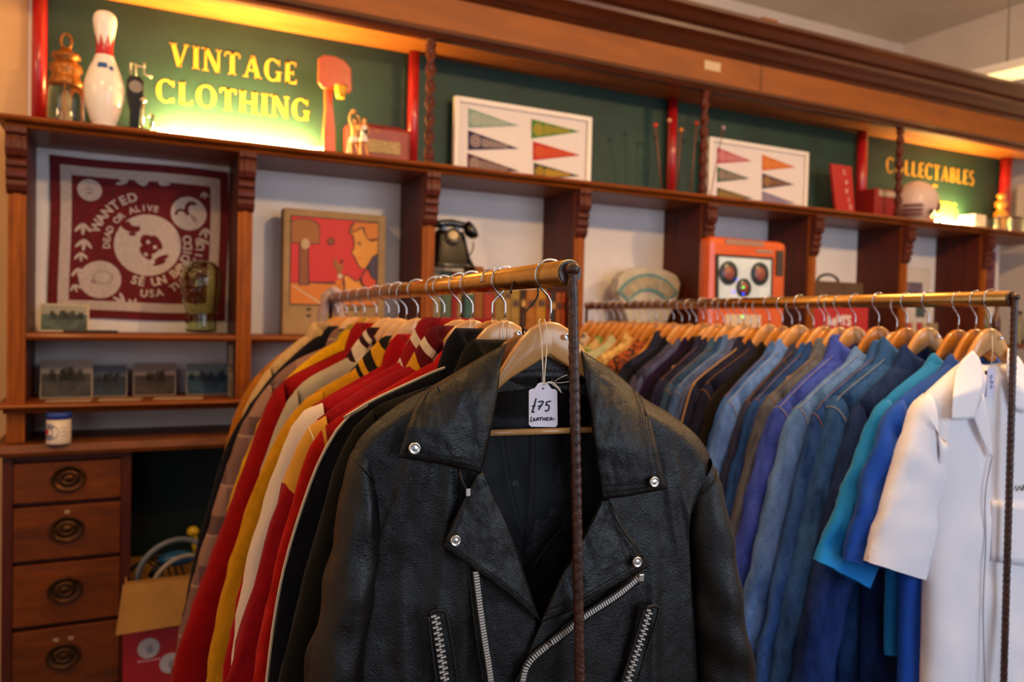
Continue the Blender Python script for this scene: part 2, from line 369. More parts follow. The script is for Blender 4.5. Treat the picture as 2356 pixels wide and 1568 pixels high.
# red pipes standing behind the compartment
for px0, px1, lb in ((70, 108, 'at the far left beside the lantern'), (937, 962, 'behind the red radio'), (1537, 1556, 'behind the ball-tipped rods'), (1974, 1992, 'left of the second painted sign'), (2306, 2322, 'at the far right above the turned candlestick')):
    a, b = at(px0, 300, YB-.045), at(px1, 300, YB-.045)
    r = (b.x-a.x)/2*.95
    tag(MB().lathe([(r, 2.187), (r, 2.721)], ((a.x+b.x)/2, YB-.02-r, 0), 20).build('red_pipe', M_red), 'glossy red vertical pipe '+lb, 'pipe', 'red pipes along the green boards')
# ================================================================ things on the top shelf
ZT, ZM, ZL, ZD = 2.187, 1.477, 1.2405, 1.1045
EX, EZ = Vector((1, 0, 0)), Vector((0, 0, 1))
def pxw(px0, px1, py, Y): return at(px1, py, Y).x-at(px0, py, Y).x
# sign lamps: metal holder with a glowing tube
M_tube = emit('glowing_tube', 'ffd47c', 900)
def sign_lamp(px0, px1, label):
    a, b = at(px0, 320, YB-.075), at(px1, 320, YB-.075)
    t = thing('tube_lamp', label, 'lamp', ((a.x+b.x)/2, YB-.075, ZT), 0)
    x0, x1 = a.x, b.x; y = YB-.075
    MB().box(x0, x1, y-.028, y+.028, ZT, ZT+.016).build('base', M_chrome, t, bevel=.004)
    MB().tube([(x0+.03, y, ZT+.045), (x1-.03, y, ZT+.045)], .0135, 14).build('tube', M_tube, t)
    for x in (x0+.012, x1-.012): MB().box(x-.012, x+.012, y-.016, y+.016, ZT+.016, ZT+.066).build('end_cap', M_white, t, bevel=.004)
sign_lamp(345, 745, 'glowing fluorescent tube lamp lighting the VINTAGE CLOTHING lettering')
sign_lamp(2148, 2240, 'glowing tube lamp lighting the COLLECTABLES lettering')
# lantern
c = at(151, 285, 3.19); t = thing('lantern', 'glass lantern with stacked ochre metal top and ring handle beside the bowling pin', 'lantern', (c.x, 3.19, ZT))
s_ = at(195, 250, 3.19).x-c.x; zz = lambda py: at(151, py, 3.19).z
MB().lathe([(s_, ZT+.003), (s_*1.02, ZT+.02), (s_*.98, zz(225)), (s_*.85, zz(200)), (s_*.8, zz(195))], (c.x, 3.19, 0), 28).build('glass_jar', M_glass, t)
M_ochre = mat('ochre_metal', 'a9651c', '6e3a10', 14, rough=.4, metal=.5)
MB().lathe([(s_*.82, zz(203)), (s_*.95, zz(196)), (s_*.8, zz(180)), (s_*.72, zz(172)), (s_*.88, zz(162)), (s_*.82, zz(150)), (s_*.6, zz(143)), (s_*.55, zz(138)), (s_*.78, zz(133)), (s_*.7, zz(125)), (s_*.35, zz(120)), (s_*.3, zz(112)), (0, zz(110))], (c.x, 3.19, 0), 28).build('metal_top', M_ochre, t)
mb = MB(); rr = (zz(78)-zz(112))/2; mb.tube([(c.x+rr*.62*math.cos(a), 3.19, zz(95)+rr*math.sin(a)) for a in [2*PI*k/24 for k in range(24)]], .0045, 8, closed=True); mb.build('ring_handle', M_ochre, t)
mb = MB(); [mb.tube([(c.x+s_*1.05*math.cos(a), 3.19+s_*1.05*math.sin(a), ZT+.003), (c.x+s_*1.05*math.cos(a), 3.19+s_*1.05*math.sin(a), zz(200))], .002, 6) for a in [PI/6+k*PI/3 for k in range(6)]]
mb.lathe([(s_*1.06, ZT), (s_*1.06, ZT+.012)], (c.x, 3.19, 0), 28).build('wire_cage', M_ochre, t)
MB().lathe([(.001, zz(258)), (.012, zz(255)), (.013, zz(232)), (.007, zz(215)), (.001, zz(212))], (c.x, 3.19, 0), 14).lathe([(.016, ZT+.004), (.014, zz(258))], (c.x, 3.19, 0), 14).build('bulb', C('c7b69a', .15), t)
# bowling pin
c = at(239, 290, 3.10); s_ = at(287, 230, 3.10).x-c.x; zz = lambda py: at(239, py, 3.10).z
t = thing('bowling_pin', 'white bowling pin with red neck crown marking standing on the top shelf', 'bowling pin', (c.x, 3.10, ZT))
prof = [(.0, 292), (.50, 292), (.58, 286), (.72, 270), (.92, 240), (1.0, 212), (.95, 190), (.78, 165), (.56, 142), (.42, 122), (.40, 108), (.45, 88), (.54, 65), (.58, 50), (.54, 38), (.40, 30), (.2, 27), (0, 26)]
pf = [(r*s_, zz(p)) for r, p in prof]
def fine(pf, n=4):
    out = []
    for i in range(len(pf)-1):
        p0, p1, p2, p3 = pf[max(i-1, 0)], pf[i], pf[i+1], pf[min(i+2, len(pf)-1)]
        for k in range(n):
            u = k/n; out.append(tuple(max(0 if q == 0 else -9, .5*((2*p1[q])+(-p0[q]+p2[q])*u+(2*p0[q]-5*p1[q]+4*p2[q]-p3[q])*u*u+(-p0[q]+3*p1[q]-3*p2[q]+p3[q])*u**3)) for q in (0, 1)))
    return out+[pf[-1]]
pf = fine(pf)
o0 = Vector((c.x, 3.10, 0))
zn0, zn1 = zz(127), zz(112)
MB().lathe([(r, max(z, ZT)) for r, z in pf], (c.x, 3.10, 0), 32).build('body', C('e6dcd2', .22), t)
def rad(z):
    for i in range(len(pf)-1):
        if pf[i][1] <= z <= pf[i+1][1]: u = (z-pf[i][1])/max(1e-6, pf[i+1][1]-pf[i][1]); return pf[i][0]*(1-u)+pf[i+1][0]*u
    return pf[5][0]
def crown(k, n, zb, zt0, zt1):
    a = 2*PI*k/n; ph = (a/(2*PI)*8) % 1; return zt0+(zt1-zt0)*(1-abs(ph-.5)*2)
mb = MB(); g = []
for j in range(7):
    row = []
    for k in range(96):
        top = crown(k, 96, 0, zz(110), zz(83)); z = zz(129)+(top-zz(129))*j/6; r = rad(z)+.0008; a = 2*PI*k/96
        row.append((c.x+r*math.cos(a), 3.10+r*math.sin(a), z))
    g.append(row)
mb.grid(g, closev=True).build('red_crown_marking', C('b3202a', .25), t)
mb = MB()
for a0, a1, za, zb_ in ((-2.0, -1.35, 164, 151), (-1.25, -.95, 168, 158)):
    g = [[(c.x+(rad(z)+.001)*math.cos(a), 3.10+(rad(z)+.001)*math.sin(a), z) for a in [a0+(a1-a0)*k/8 for k in range(9)]] for z in [zz(za)+(zz(zb_)-zz(za))*q/3 for q in range(4)]]
    mb.grid(g)
mb.build('blue_logo', C('27508f', .3), t)
# black hand grinder
Y = 3.12; c = at(311, 290, Y); zz = lambda py: at(311, py, Y).z
t = thing('hand_grinder', 'black cast metal hand grinder with pale crank between pin and lamp', 'grinder', (c.x, Y, ZT))
MB().box(at(278, 300, Y).x, at(342, 300, Y).x, Y-.04, Y+.05, ZT, ZT+.016).build('base', C('1d120b', .5), t, bevel=.003)
w_ = at(330, 300, Y).x-c.x
poly = [(c.x-w_*.75, ZT+.016), (c.x+w_*.5, ZT+.016), (c.x+w_*.65, zz(255)), (c.x+w_, zz(222)), (c.x+w_, zz(188)), (c.x+w_*.55, zz(178)), (c.x-w_*.7, zz(178)), (c.x-w_*1.1, zz(190)), (c.x-w_*1.1, zz(222)), (c.x-w_*.7, zz(255))]
MB().prism(poly, Y-.025, Y+.035).build('body', M_black, t, bevel=.004)
MB().lathe([(.021, Y-.031), (.021, Y-.025)], (c.x, 0, zz(204)), 24, 0, 'y').build('dial', C('9a8d80', .25, metal=.6), t)
mb = MB(); mb.tube([(c.x, Y, zz(178)), (c.x, Y, zz(146))], .003).tube([(c.x-w_*.6, Y, zz(178)), (c.x-w_*.6, Y, zz(146)), (c.x-w_*.1, Y, zz(150)), (c.x+w_*1.0, Y, zz(152)), (c.x+w_*1.0, Y, zz(168)), (c.x+w_*1.8, Y, zz(171))], .0032)
mb.sphere((c.x+w_*1.8, Y, zz(171)), .006, 0, 10).tube([(c.x+w_*1.0, Y, zz(152)), (c.x+w_*1.0, Y, zz(142))], .0032).build('crank', C('d5c8b0', .3, metal=.7), t)
mb = MB(); mb.tube([(c.x+w_*.95, Y-.01, zz(222)), (c.x+w_*.8, Y-.02, ZT+.017)], .005)
mb.lathe([(.002, zz(238)), (.011, zz(234)), (.011, zz(228)), (.002, zz(224))], (c.x+w_*.9, Y-.02, 0), 14).build('pale_fittings', C('c9bda4', .2, metal=.8), t)
c2 = at(346, 270, 3.2); MB()
tag(MB().lathe([(.008, ZT), (.008, ZT+.004), (.003, ZT+.008), (.003, ZT+.02), (.009, ZT+.03), (.012, ZT+.055), (.011, ZT+.07)], (at(347, 285, 3.10).x, 3.10, 0), 20).build('small_glass', M_glass), 'tiny clear stemmed glass standing just left of the glowing tube lamp', 'glass')
# toy basketball hoop
Y = 3.20; g_ = lambda px, py, y=Y: (at(px, py, y).x, at(px, py, y).z)
c = at(757, 350, Y); t = thing('toy_basketball_hoop', 'orange wooden toy basketball hoop with yellow net standing on the top shelf', 'toy', (c.x, Y, ZT))
M_or = mat('orange_toy_paint', 'c2501a', 'b0420f', 8, rough=.35)
MB().prism([(g_(742, 350)[0], ZT), (g_(772, 352)[0], ZT), g_(770, 300), g_(764, 240), g_(764, 205), g_(747, 203), g_(748, 250), g_(744, 300)], Y-.012, Y+.016).build('post', M_or, t, bevel=.003)
MB().prism([g_(730, 138), g_(742, 131), g_(768, 134), g_(790, 145), g_(804, 162), g_(806, 212), g_(800, 218), g_(770, 210), g_(750, 207), g_(738, 205), g_(729, 192)], Y-.028, Y-.012).build('backboard', M_or, t, bevel=.004)
ca = at(784, 197, Y-.055); r_ = .024
MB().lathe([(r_, ca.z+.002), (r_*.98, ca.z-.012), (r_*.8, ca.z-.035), (r_*.72, ca.z-.05)], (ca.x, Y-.055, 0), 18).build('net', mat('yellow_net', 'e8b414', 'c68a10', 60, rough=.6), t)
MB().tube([(ca.x+r_*math.cos(a), Y-.055+r_*math.sin(a), ca.z) for a in [2*PI*k/20 for k in range(20)]], .003, 8, closed=True).build('rim', M_or, t)
# toy players: little one-piece bodies grown with the skin modifier
def skinfig(name, verts, edges, radii, m, parent, sub=2):
    me = bpy.data.meshes.new(name); me.from_pydata([tuple(v) for v in verts], edges, [])
    o = bpy.data.objects.new(name, me); COL.objects.link(o)
    o.parent = parent; pm = ABS[parent.name].inverted()
    for v in me.vertices: v.co = pm @ v.co
    md = o.modifiers.new('skin', 'SKIN'); s2 = o.modifiers.new('sub', 'SUBSURF'); s2.levels = sub; s2.render_levels = sub
    for i, r in enumerate(radii): me.skin_vertices[0].data[i].radius = (r, r)
    me.skin_vertices[0].data[0].use_root = True; md.use_smooth_shade = True
    me.materials.append(m); ABS[o.name] = ABS[parent.name].copy(); return o
def player(px, pyb, pyt, Y, label, arms_up, shirt, skin):
    c = at(px, pyb, Y); top = at(px, pyt, Y).z; t = thing('toy_basketball_player', label, 'figurine', (c.x, Y, ZT), 0, 'toy basketball players')
    H = top-ZT; x = c.x
    if arms_up: J = dict(pel=(0, 0, .44), ch=(.01, 0, .62), nk=(.01, 0, .69), hd=(.0, -.01, .77), ht=(-.005, -.01, .82), ls=(-.06, 0, .665), le=(-.12, -.02, .78), lh=(-.10, -.03, .93), rs=(.075, 0, .665), re=(.12, -.02, .76), rh=(.04, -.03, .90))
    else: J = dict(pel=(0, 0, .50), ch=(.01, 0, .73), nk=(.015, 0, .82), hd=(.02, -.01, .90), ht=(.02, -.01, .97), ls=(-.06, 0, .78), le=(-.13, -.03, .66), lh=(-.16, -.08, .76), rs=(.085, 0, .78), re=(.12, .01, .64), rh=(.10, -.05, .55))
    J.update(lhip=(-.045, 0, J['pel'][2]-.04), lk=(-.08, -.03, .26), la=(-.05, .0, .05), lf=(-.08, -.04, .012), rhip=(.045, 0, J['pel'][2]-.04), rk=(.05, -.03, .26), ra=(.12, 0, .05), rf=(.12, -.04, .012))
    K = list(J); V = [Vector((x+J[k][0]*H, Y+J[k][1]*H, ZT+J[k][2]*H)) for k in K]; ix = {k: i for i, k in enumerate(K)}
    E = [('pel', 'ch'), ('ch', 'nk'), ('nk', 'hd'), ('hd', 'ht'), ('ch', 'ls'), ('ls', 'le'), ('le', 'lh'), ('ch', 'rs'), ('rs', 're'), ('re', 'rh'), ('pel', 'lhip'), ('lhip', 'lk'), ('lk', 'la'), ('la', 'lf'), ('pel', 'rhip'), ('rhip', 'rk'), ('rk', 'ra'), ('ra', 'rf')]
    R = dict(pel=.062, ch=.07, nk=.028, hd=.048, ht=.04, ls=.034, le=.024, lh=.022, rs=.034, re=.024, rh=.022, lhip=.046, lk=.033, la=.022, lf=.02, rhip=.046, rk=.033, ra=.022, rf=.02)
    skinfig('body', V, [(ix[a], ix[b]) for a, b in E], [R[k]*H for k in K], skin, t)
    pz, cz = J['pel'][2], J['ch'][2]
    MB().lathe([(.078*H, ZT+(pz-.01)*H), (.08*H, ZT+(pz+.08)*H), (.085*H, ZT+cz*H), (.05*H, ZT+(cz+.07)*H)], (x+.006*H, Y, 0), 16, 0, 'z', 1.05, .9).build('jersey', shirt, t)
    MB().lathe([(.10*H, ZT+(pz-.12)*H), (.085*H, ZT+(pz-.02)*H), (.074*H, ZT+(pz+.01)*H)], (x, Y, 0), 16, 0, 'z', 1.15, .95).build('shorts', C('e4dccc'), t)
    hx, hz = J['hd'][0], J['ht'][2]
    MB().sphere((x+hx*H, Y-.0*H, ZT+(hz-.005)*H), .052*H, 0, 12, 1, 1, .7).build('hair', C('2a170c'), t)
    if arms_up: MB().sphere((x-.04*H, Y-.035*H, ZT+.955*H), .055*H, 0, 14).build('ball', C('c98a45', .4), t)
player(815, 356, 253, 3.12, 'tan toy basketball player reaching both arms up with a ball', True, C('d9a95c'), C('d29a52', .4))
player(836, 361, 268, 3.09, 'toy basketball player in black and white kit leaning on the red radio', False, mat('black_white_jersey', '16181c', 'e0d8cc', 40, rough=.6, contrast=.05), C('c98742', .4))
# red radio
a, b = at(800, 350, 3.20), at(946, 365, 3.20); zt = at(846, 286, 3.20).z
t = thing('radio', 'red vintage portable radio with cream grille beside the toy players', 'radio', ((a.x+b.x)/2, 3.22, ZT))
MB().box(a.x, b.x, 3.20, 3.29, ZT, zt).build('case', mat('red_leathercloth', '8e1e17', '7a1712', 30, rough=.45, bump=.2), t, bevel=.014)
q0, q1 = at(845, 315, 3.195), at(921, 358, 3.195)
MB().box(q0.x, q1.x, 3.194, 3.20, q1.z, q0.z-.006).build('grille', mat('cream_grille', 'b9a06a', '94794a', 80, rough=.7), t, bevel=.003)
MB().box(a.x+.012, q0.x-.015, 3.194, 3.20, ZT+.02, zt-.02).build('side_trim', C('7a1712', .4), t, bevel=.004)
q0 = at(862, 301, 3.1985); mb = MB().tube([(q0.x+k*.0022, 3.1985, q0.z+.005*math.sin(k*1.5)) for k in range(12)], .001, 5); mb.build('gilt_script', M_gold, t)
MB().tube([(b.x-.03, 3.245, zt), (b.x-.03, 3.245, zt+.012), (a.x+.03, 3.245, zt+.012), (a.x+.03, 3.245, zt)], .004).build('handle', C('6a120e'), t)
# framed pennants
def pennant_frame(TL, TR, BLy, BRy, label, penns, Y=3.27):
    x0, x1 = at(TL[0], TL[1], Y).x, at(TR[0], TR[1], Y).x; zt = (at(*TL, Y).z+at(*TR, Y).z)/2
    t = thing('pennant_frame', label, 'framed picture', ((x0+x1)/2, Y+.02, ZT), 0, 'white frames of pennants')
    w = .022
    fr = MB().box(x0, x0+w, Y, Y+.028, ZT, zt).box(x1-w, x1, Y, Y+.028, ZT, zt).box(x0+w, x1-w, Y, Y+.028, zt-w, zt).box(x0+w, x1-w, Y, Y+.028, ZT, ZT+.012)
    fr.build('frame', C('e8dfd8', .4), t, bevel=.002)
    MB().box(x0+w, x1-w, Y+.014, Y+.02, ZT+.012, zt-w).build('mount', C('dcd3d2', .8), t)
    for (px0, y0, y1, px1, yt), c1, c2, count in penns:
        a, b, c_ = at(px0, y0, Y+.013), at(px0, y1, Y+.013), at(px1, yt, Y+.013)
        if b.z < ZT+.02: b.z = max(b.z, ZT+.014)
        yy = Y+.011
        p = MB().prism([(a.x, a.z), (b.x, b.z), (c_.x, c_.z)], yy, yy+.002).build('pennant', C(c1, .9), t)
        mb = MB(); h = a.z-b.z; cy_ = (a.z+b.z)/2
        rr = h*.30
        g = [[(a.x+h*.42+rr*q*math.cos(2*PI*k/20), yy-.0008, cy_+rr*q*math.sin(2*PI*k/20)) for k in range(20)] for q in (1, .82)]
        mb.grid(g, closev=True); g = [[(a.x+h*.42+rr*q*math.cos(2*PI*k/14), yy-.0008, cy_+rr*q*math.sin(2*PI*k/14)) for k in range(14)] for q in (.55, .3)]
        mb.grid(g, closev=True)
        n_ = count; X_ = a.x+h*.80; Wd = (c_.x-X_)*.72; random.seed(count)   # word too small to read: tapering upright strokes
        for q in range(n_*2):
            u = q/(n_*2); hh = (a.z-b.z)*.42*(1-(X_+Wd*u-a.x)/(c_.x-a.x))*(.7+.3*random.random()); zc_ = cy_+(c_.z-cy_)*(X_+Wd*u-a.x)/(c_.x-a.x)
            mb.add([(X_+Wd*u, yy-.0008, zc_-hh), (X_+Wd*(u+.034), yy-.0008, zc_-hh), (X_+Wd*(u+.034), yy-.0008, zc_+hh*.9), (X_+Wd*u, yy-.0008, zc_+hh*.9)], [(0, 1, 2, 3)], 0, False)
        mb.build('lettering', C(c2, .8), p)
Q2 = lambda x, y: (700+x/2.941, y/2.941)
def pq(x0, y0, y1, x1, yt): a = Q2(x0, y0); b = Q2(x0, y1); c = Q2(x1, yt); return (a[0], a[1], b[1], c[0], c[1])
pennant_frame((1048, 221), (1363, 268), 390, 423, 'larger white frame of six pennants, right of the first twisted column', [
    (pq(1110, 730, 865, 1450, 850), '7f9a90', 'b7b8a6', 6), (pq(1108, 880, 1015, 1450, 1005), '2c2448', 'b9a59a', 7), (pq(1104, 1035, 1165, 1455, 1157), '4a2530', 'b9a59a', 5),
    (pq(1537, 805, 937, 1865, 890), '4a7a34', 'c79a22', 6), (pq(1547, 955, 1085, 1868, 1050), 'b52f22', 'd2672c', 5), (pq(1552, 1100, 1215, 1865, 1190), '3c3f30', 'd0a020', 8)])
Q3 = lambda x, y: (1500+x/2.751, y/2.751)
def pr(x0, y0, y1, x1, yt): a = Q3(x0, y0); b = Q3(x0, y1); c = Q3(x1, yt); return (a[0], a[1], b[1], c[0], c[1])
pennant_frame((1634, 315), (1862, 349), 450, 480, 'smaller white frame of six pennants, left of the upright red sign', [
    (pr(412, 932, 1035, 632, 1020), 'b04a58', 'd09a9a', 7), (pr(412, 1055, 1152, 618, 1130), '3d5f4c', 'b58a88', 6), (pr(412, 1185, 1268, 640, 1255), '48483a', 'b08a2a', 6),
    (pr(697, 978, 1080, 908, 1058), 'c8622a', 'd8924a', 7), (pr(697, 1095, 1195, 900, 1168), '4a3c4c', 'b8862a', 4), (pr(697, 1208, 1290, 905, 1285), '7a7390', '98889a', 4)])
# ball-tipped rods
Y = 3.16; c = at(1566, 442, Y); t = thing('ball_tipped_rod_stand', 'wire stand of thin rods tipped with red and yellow balls', 'ornament', (c.x, Y, ZT))
MB().lathe([(.07, ZT), (.07, ZT+.006), (.02, ZT+.014), (0, ZT+.014)], (c.x, Y, 0), 24).build('base', C('2a1510', .4), t)
M_pink = C('8a4438', .35)
for (x1, y1, x0, y0, cc) in ((1508, 288, 1524, 438, 'c8321e'), (1540, 277, 1537, 440, 'd08a6a'), (1567, 299, 1556, 440, 'cf7a1e'), (1603, 284, 1588, 442, 'c8321e'), (1664, 294, 1632, 452, 'a98c9a')):
    a, b = at(x0, y0, Y), at(x1, y1, Y-.02); a.z = ZT+.008 if abs(a.x-c.x) < .07 else ZT
    rd = MB().tube([a, b], .0026, 6).build('rod', M_pink, t); MB().sphere(b, .0115, 0, 14).build('ball', C(cc, .35), rd)
a, b, d = at(1560, 440, Y), at(1567, 330, Y), at(1590, 262, Y); MB().tube([Vector((a.x, Y, ZT+.008)), b, at(1575, 285, Y), at(1583, 268, Y), d, at(1598, 268, Y)], .0018, 6).build('bent_wire', C('3a2028', .4), t)
# upright red sign with stacked letters
Y = 3.2; q = [at(1913, 376, Y), at(1960, 383, Y), at(1969, 488, Y), at(1927, 485, Y)]
q[2].z = q[3].z = ZT
t = thing('stacked_letter_sign', 'leaning red sign with pale letters stacked downwards, beside a red pipe', 'sign', ((q[2].x+q[3].x)/2, Y, ZT))
MB().prism([(v.x, v.z) for v in q], Y, Y+.02).build('board', C('a81a18', .45), t, bevel=.002)
mb = MB()
for i, ch in enumerate("LeVIS"):
    px, py = ((1943, 396), (1948, 418), (1948, 440), (1953, 460), (1957, 477))[i]
    p_ = at(px, py, Y-.001); put_text(mb, ch, (p_.x, Y-.001, p_.z), Vector((.995, 0, -.1)), Vector((-.1, 0, .995)).normalized(), .036, bold=.03)
mb.build('stacked_letters', C('e0b8a8'), t)
# red box file and helmet
a, b = at(2012, 490, 3.18), at(2060, 495, 3.18); zt = at(2012, 432, 3.18).z
t = thing('red_box_file', 'red box file with a pale label standing left of the football helmet', 'box', ((a.x+b.x)/2, 3.23, ZT))
MB().box(a.x, b.x, 3.18, 3.29, ZT, zt).build('box', C('8a1210', .5), t, bevel=.003)
MB().box(a.x+.03, b.x, 3.177, 3.18, zt-.042, zt-.008).build('label', C('b09a88'), t)
Y = 3.17; c = at(2108, 470, Y); R_ = (at(2146, 470, Y).x-at(2072, 470, Y).x)/2*.92
t = thing('football_helmet', 'white football helmet with dark red markings and face guard', 'helmet', (c.x, Y, ZT))
M_h = C('cfb4a8', .35); mb = MB(); g = []
for i in range(15):
    th = PI*.78*i/14; row = []
    for k in range(28):
        a = 2*PI*k/28; fr_ = max(0, math.cos(a)); r = R_*(1-.02*math.cos(2*a)); z = math.cos(th)*R_*.95
        if fr_ > .5 and z < R_*.15: r *= .80
        row.append((c.x+r*math.sin(th)*math.cos(a)*1.02, Y+r*math.sin(th)*math.sin(a)*.86, ZT+.035+R_*.72+z))
    g.append(row)
mb.grid(g, closev=True).build('shell', M_h, t)
for k in range(3):
    z = ZT+.045+k*.026; MB().tube([(c.x-R_*1.0*math.cos(s)*1.0, Y-R_*.88*math.sin(s), z) for s in [0.1+.9*j/8 for j in range(9)]], .007, 6).build('dark_red_stripe', C('6a1412', .4), t)
mb = MB()
for k in range(3): mb.tube([(c.x+R_*(.75+.45*math.sin(s)), Y-R_*.7*math.cos(s), ZT+.02+k*.025) for s in [PI*j/10 for j in range(11)]], .004, 6)
mb.tube([(c.x+R_*1.2, Y, ZT+.02), (c.x+R_*1.2, Y, ZT+.07)], .004, 6).build('face_guard', C('b8281a', .35), t)
MB().sphere((c.x+R_*.62, Y-R_*.42, ZT+.035+R_*.55), R_*.45, 0, 16, .75, .6, .85).build('face_opening', C('2a120e', .6), t)
MB().sphere((c.x-R_*.1, Y-R_*.86, ZT+.062), .016, 0, 12, 1, .3, 1).build('ear_hole', C('2a1512'), t)
MB().lathe([(R_*.8, ZT), (R_*.85, ZT+.014), (R_*.7, ZT+.03)], (c.x-.01, Y, 0), 20, 0, 'z', 1, .8).build('neck_edge', C('a89888'), t)
c = at(2133, 500, 3.11); tag(MB().sphere((c.x, 3.11, ZT+.022), .022, 0, 18, 1.3, 1, 1).build('red_ball', C('b8281a', .3)), 'small red glossy ball in front of the football helmet', 'ball')
# white cube, candlestick, crystal boxes, pale frame
a, b = at(2244, 500, 3.13), at(2270, 500, 3.13)
tag(MB().box(a.x, b.x, 3.13, 3.13+(b.x-a.x), ZT, at(2250, 492, 3.13).z).build('white_block', mat('milk_glass', 'f4ead8', rough=.3, trans=.3), bevel=.006), 'small bright white glass block right of the second tube lamp', 'block')
c = at(2303, 490, 3.26); zz = lambda py: at(2303, py, 3.26).z; s_ = .042
tag(MB().lathe([(s_*.9, ZT), (s_*.9, ZT+.02), (s_*1.1, zz(500)), (s_*1.05, zz(490)), (s_*.6, zz(484)), (s_*.55, zz(480)), (s_*.95, zz(474)), (s_*.9, zz(464)), (s_*.45, zz(461)), (s_*.45, zz(457)), (s_*.75, zz(453)), (s_*.7, zz(448)), (s_*.3, zz(444)), (0, zz(443))], (c.x, 3.26, 0), 28).build('turned_candlestick', mat('amber_wood', 'd08a2c', 'b06a18', 8, rough=.35, coat=.4)), 'turned amber wood candlestick in front of the rightmost red pipe', 'candlestick')
for i, (p0, p1, y0) in enumerate(((2273, 2296, 500), (2300, 2326, 497), (2331, 2362, 497))):
    a, b = at(p0, 520, 3.12), at(p1, 520, 3.12)
    t = thing('crystal_box', ('faceted glass box touching the white block', 'faceted glass box in front of the candlestick', 'faceted glass box at the right edge of the photo')[i], 'glass box', ((a.x+b.x)/2, 3.16, ZT))
    zt = at(p0, y0, 3.12).z
    MB().box(a.x, b.x, 3.12, 3.18, ZT, zt).build('glass_body', M_glass, t, bevel=.006)
    mb = MB()
    for (u0, u1, z_) in ((a.x, b.x, zt-.002), (a.x, b.x, ZT+.004)): mb.tube([(u0, 3.118, z_), (u1, 3.118, z_)], .003, 6)
    mb.build('metal_edge', C('5a4a38', .3, metal=.7), t)
a, b = at(2337, 500, 3.34), at(2420, 500, 3.34)
tag(MB().box(a.x, b.x, 3.33, 3.35, ZT, at(2340, 425, 3.34).z).build('pale_frame', C('c9b8a0', .5), bevel=.003), 'pale picture frame leaning at the right end of the top shelf', 'frame')

# ================================================================ the shelves below
# bandana
Yb = YB-.006
TLb, TRb, BRb, BLb = at(111, 355, Yb), at(524, 395, Yb), at(521, 742, Yb), at(115, 727, Yb)
bx0, bx1 = (TLb.x+BLb.x)/2, (TRb.x+BRb.x)/2; bz0, bz1 = (BRb.z+BLb.z)/2, (TLb.z+TRb.z)/2
BW, BH = bx1-bx0, bz1-bz0
def BP(u, v, l=1):
    rip = .0025*math.sin(u*9+v*4)*1
    return Vector((bx0+u*BW+.004*math.sin(v*5), Yb-rip-.0012*l-.002, bz1-v*BH+.006*math.sin(u*7)*(v-.5)))
mb = MB()
mb.grid([[BP(i/30, j/30, 0) for j in range(31)] for i in range(31)], 0)
def band(a, b, l=1, mi=1, n=24):
    for (ua, va, ub, vb) in ((a, a, 1-a, b), (a, 1-b, 1-a, 1-a), (a, b, b, 1-b), (1-b, b, 1-a, 1-b)):
        mb.grid([[BP(ua+(ub-ua)*i/n, va+(vb-va)*j/n, l) for j in range(n+1)] for i in range(n+1)], mi)
band(.052, .11)
def disc(u, v, r, l=1, mi=1, n=36, rz=None, asp=1, rot=0):
    g = []
    for q in (0, .33, .66, 1):
        row = []
        for k in range(n):
            a = 2*PI*k/n; x, y = r*q*math.cos(a), r*q*math.sin(a)*asp
            row.append(BP(u+x*math.cos(rot)-y*math.sin(rot), v+(x*math.sin(rot)+y*math.cos(rot))*BW/BH, l))
        g.append(row)
    mb.grid(g, mi, closev=True)
disc(.53, .52, .19); disc(.205, .195, .066); disc(.76, .30, .105); disc(.275, .755, .115)
def arc_text(txt, cu, cv, r, a0, a1, size, inward=False, l=1, mi=1):
    n = len(txt)
    for i, ch in enumerate(txt):
        if ch == ' ': continue
        a = math.radians(a0+(a1-a0)*i/max(1, n-1)); v, f = glyphs(ch, size, .035)
        e1 = (math.sin(a), -math.cos(a)); e2 = (math.cos(a), math.sin(a))
        if inward: e1 = (-e1[0], -e1[1]); e2 = (-e2[0], -e2[1])
        mb.add([BP(cu+r*math.cos(a)+x*e1[0]+y*e2[0], cv-(r*math.sin(a)+x*e1[1]+y*e2[1])*BW/BH, l) for x, y in v], f, mi, False)
arc_text('WANTED', .53, .52, .30, 161, 108, .075); arc_text('DEAD OR ALIVE', .53, .52, .228, 184, 80, .052)
arc_text('SÉ UN BANDIDO', .53, .52, .232, -107, 12, .070, True); arc_text('USA TU ESTILO', .53, .52, .302, -92, 8, .062, True)
def leaf(u, v, L, rot, l=1): disc(u, v, L, l, 1, 12, None, .3, rot)
for (u, v, s) in ((.40, .12, 1), (.50, .13, 1), (.60, .12, .9), (.17, .42, 1), (.18, .52, 1), (.165, .60, .8), (.155, .70, .9), (.14, .80, .7), (.86, .40, .9), (.84, .47, .9), (.40, .89, 1), (.46, .91, .8), (.85, .16, .6), (.17, .90, .8)):
    for k, a in enumerate((-.7, 0, .7)): leaf(u+.026*s*math.cos(a*1.5+u*9), v+.026*s*math.sin(a*1.5+u*9), .034*s, a+u*9)
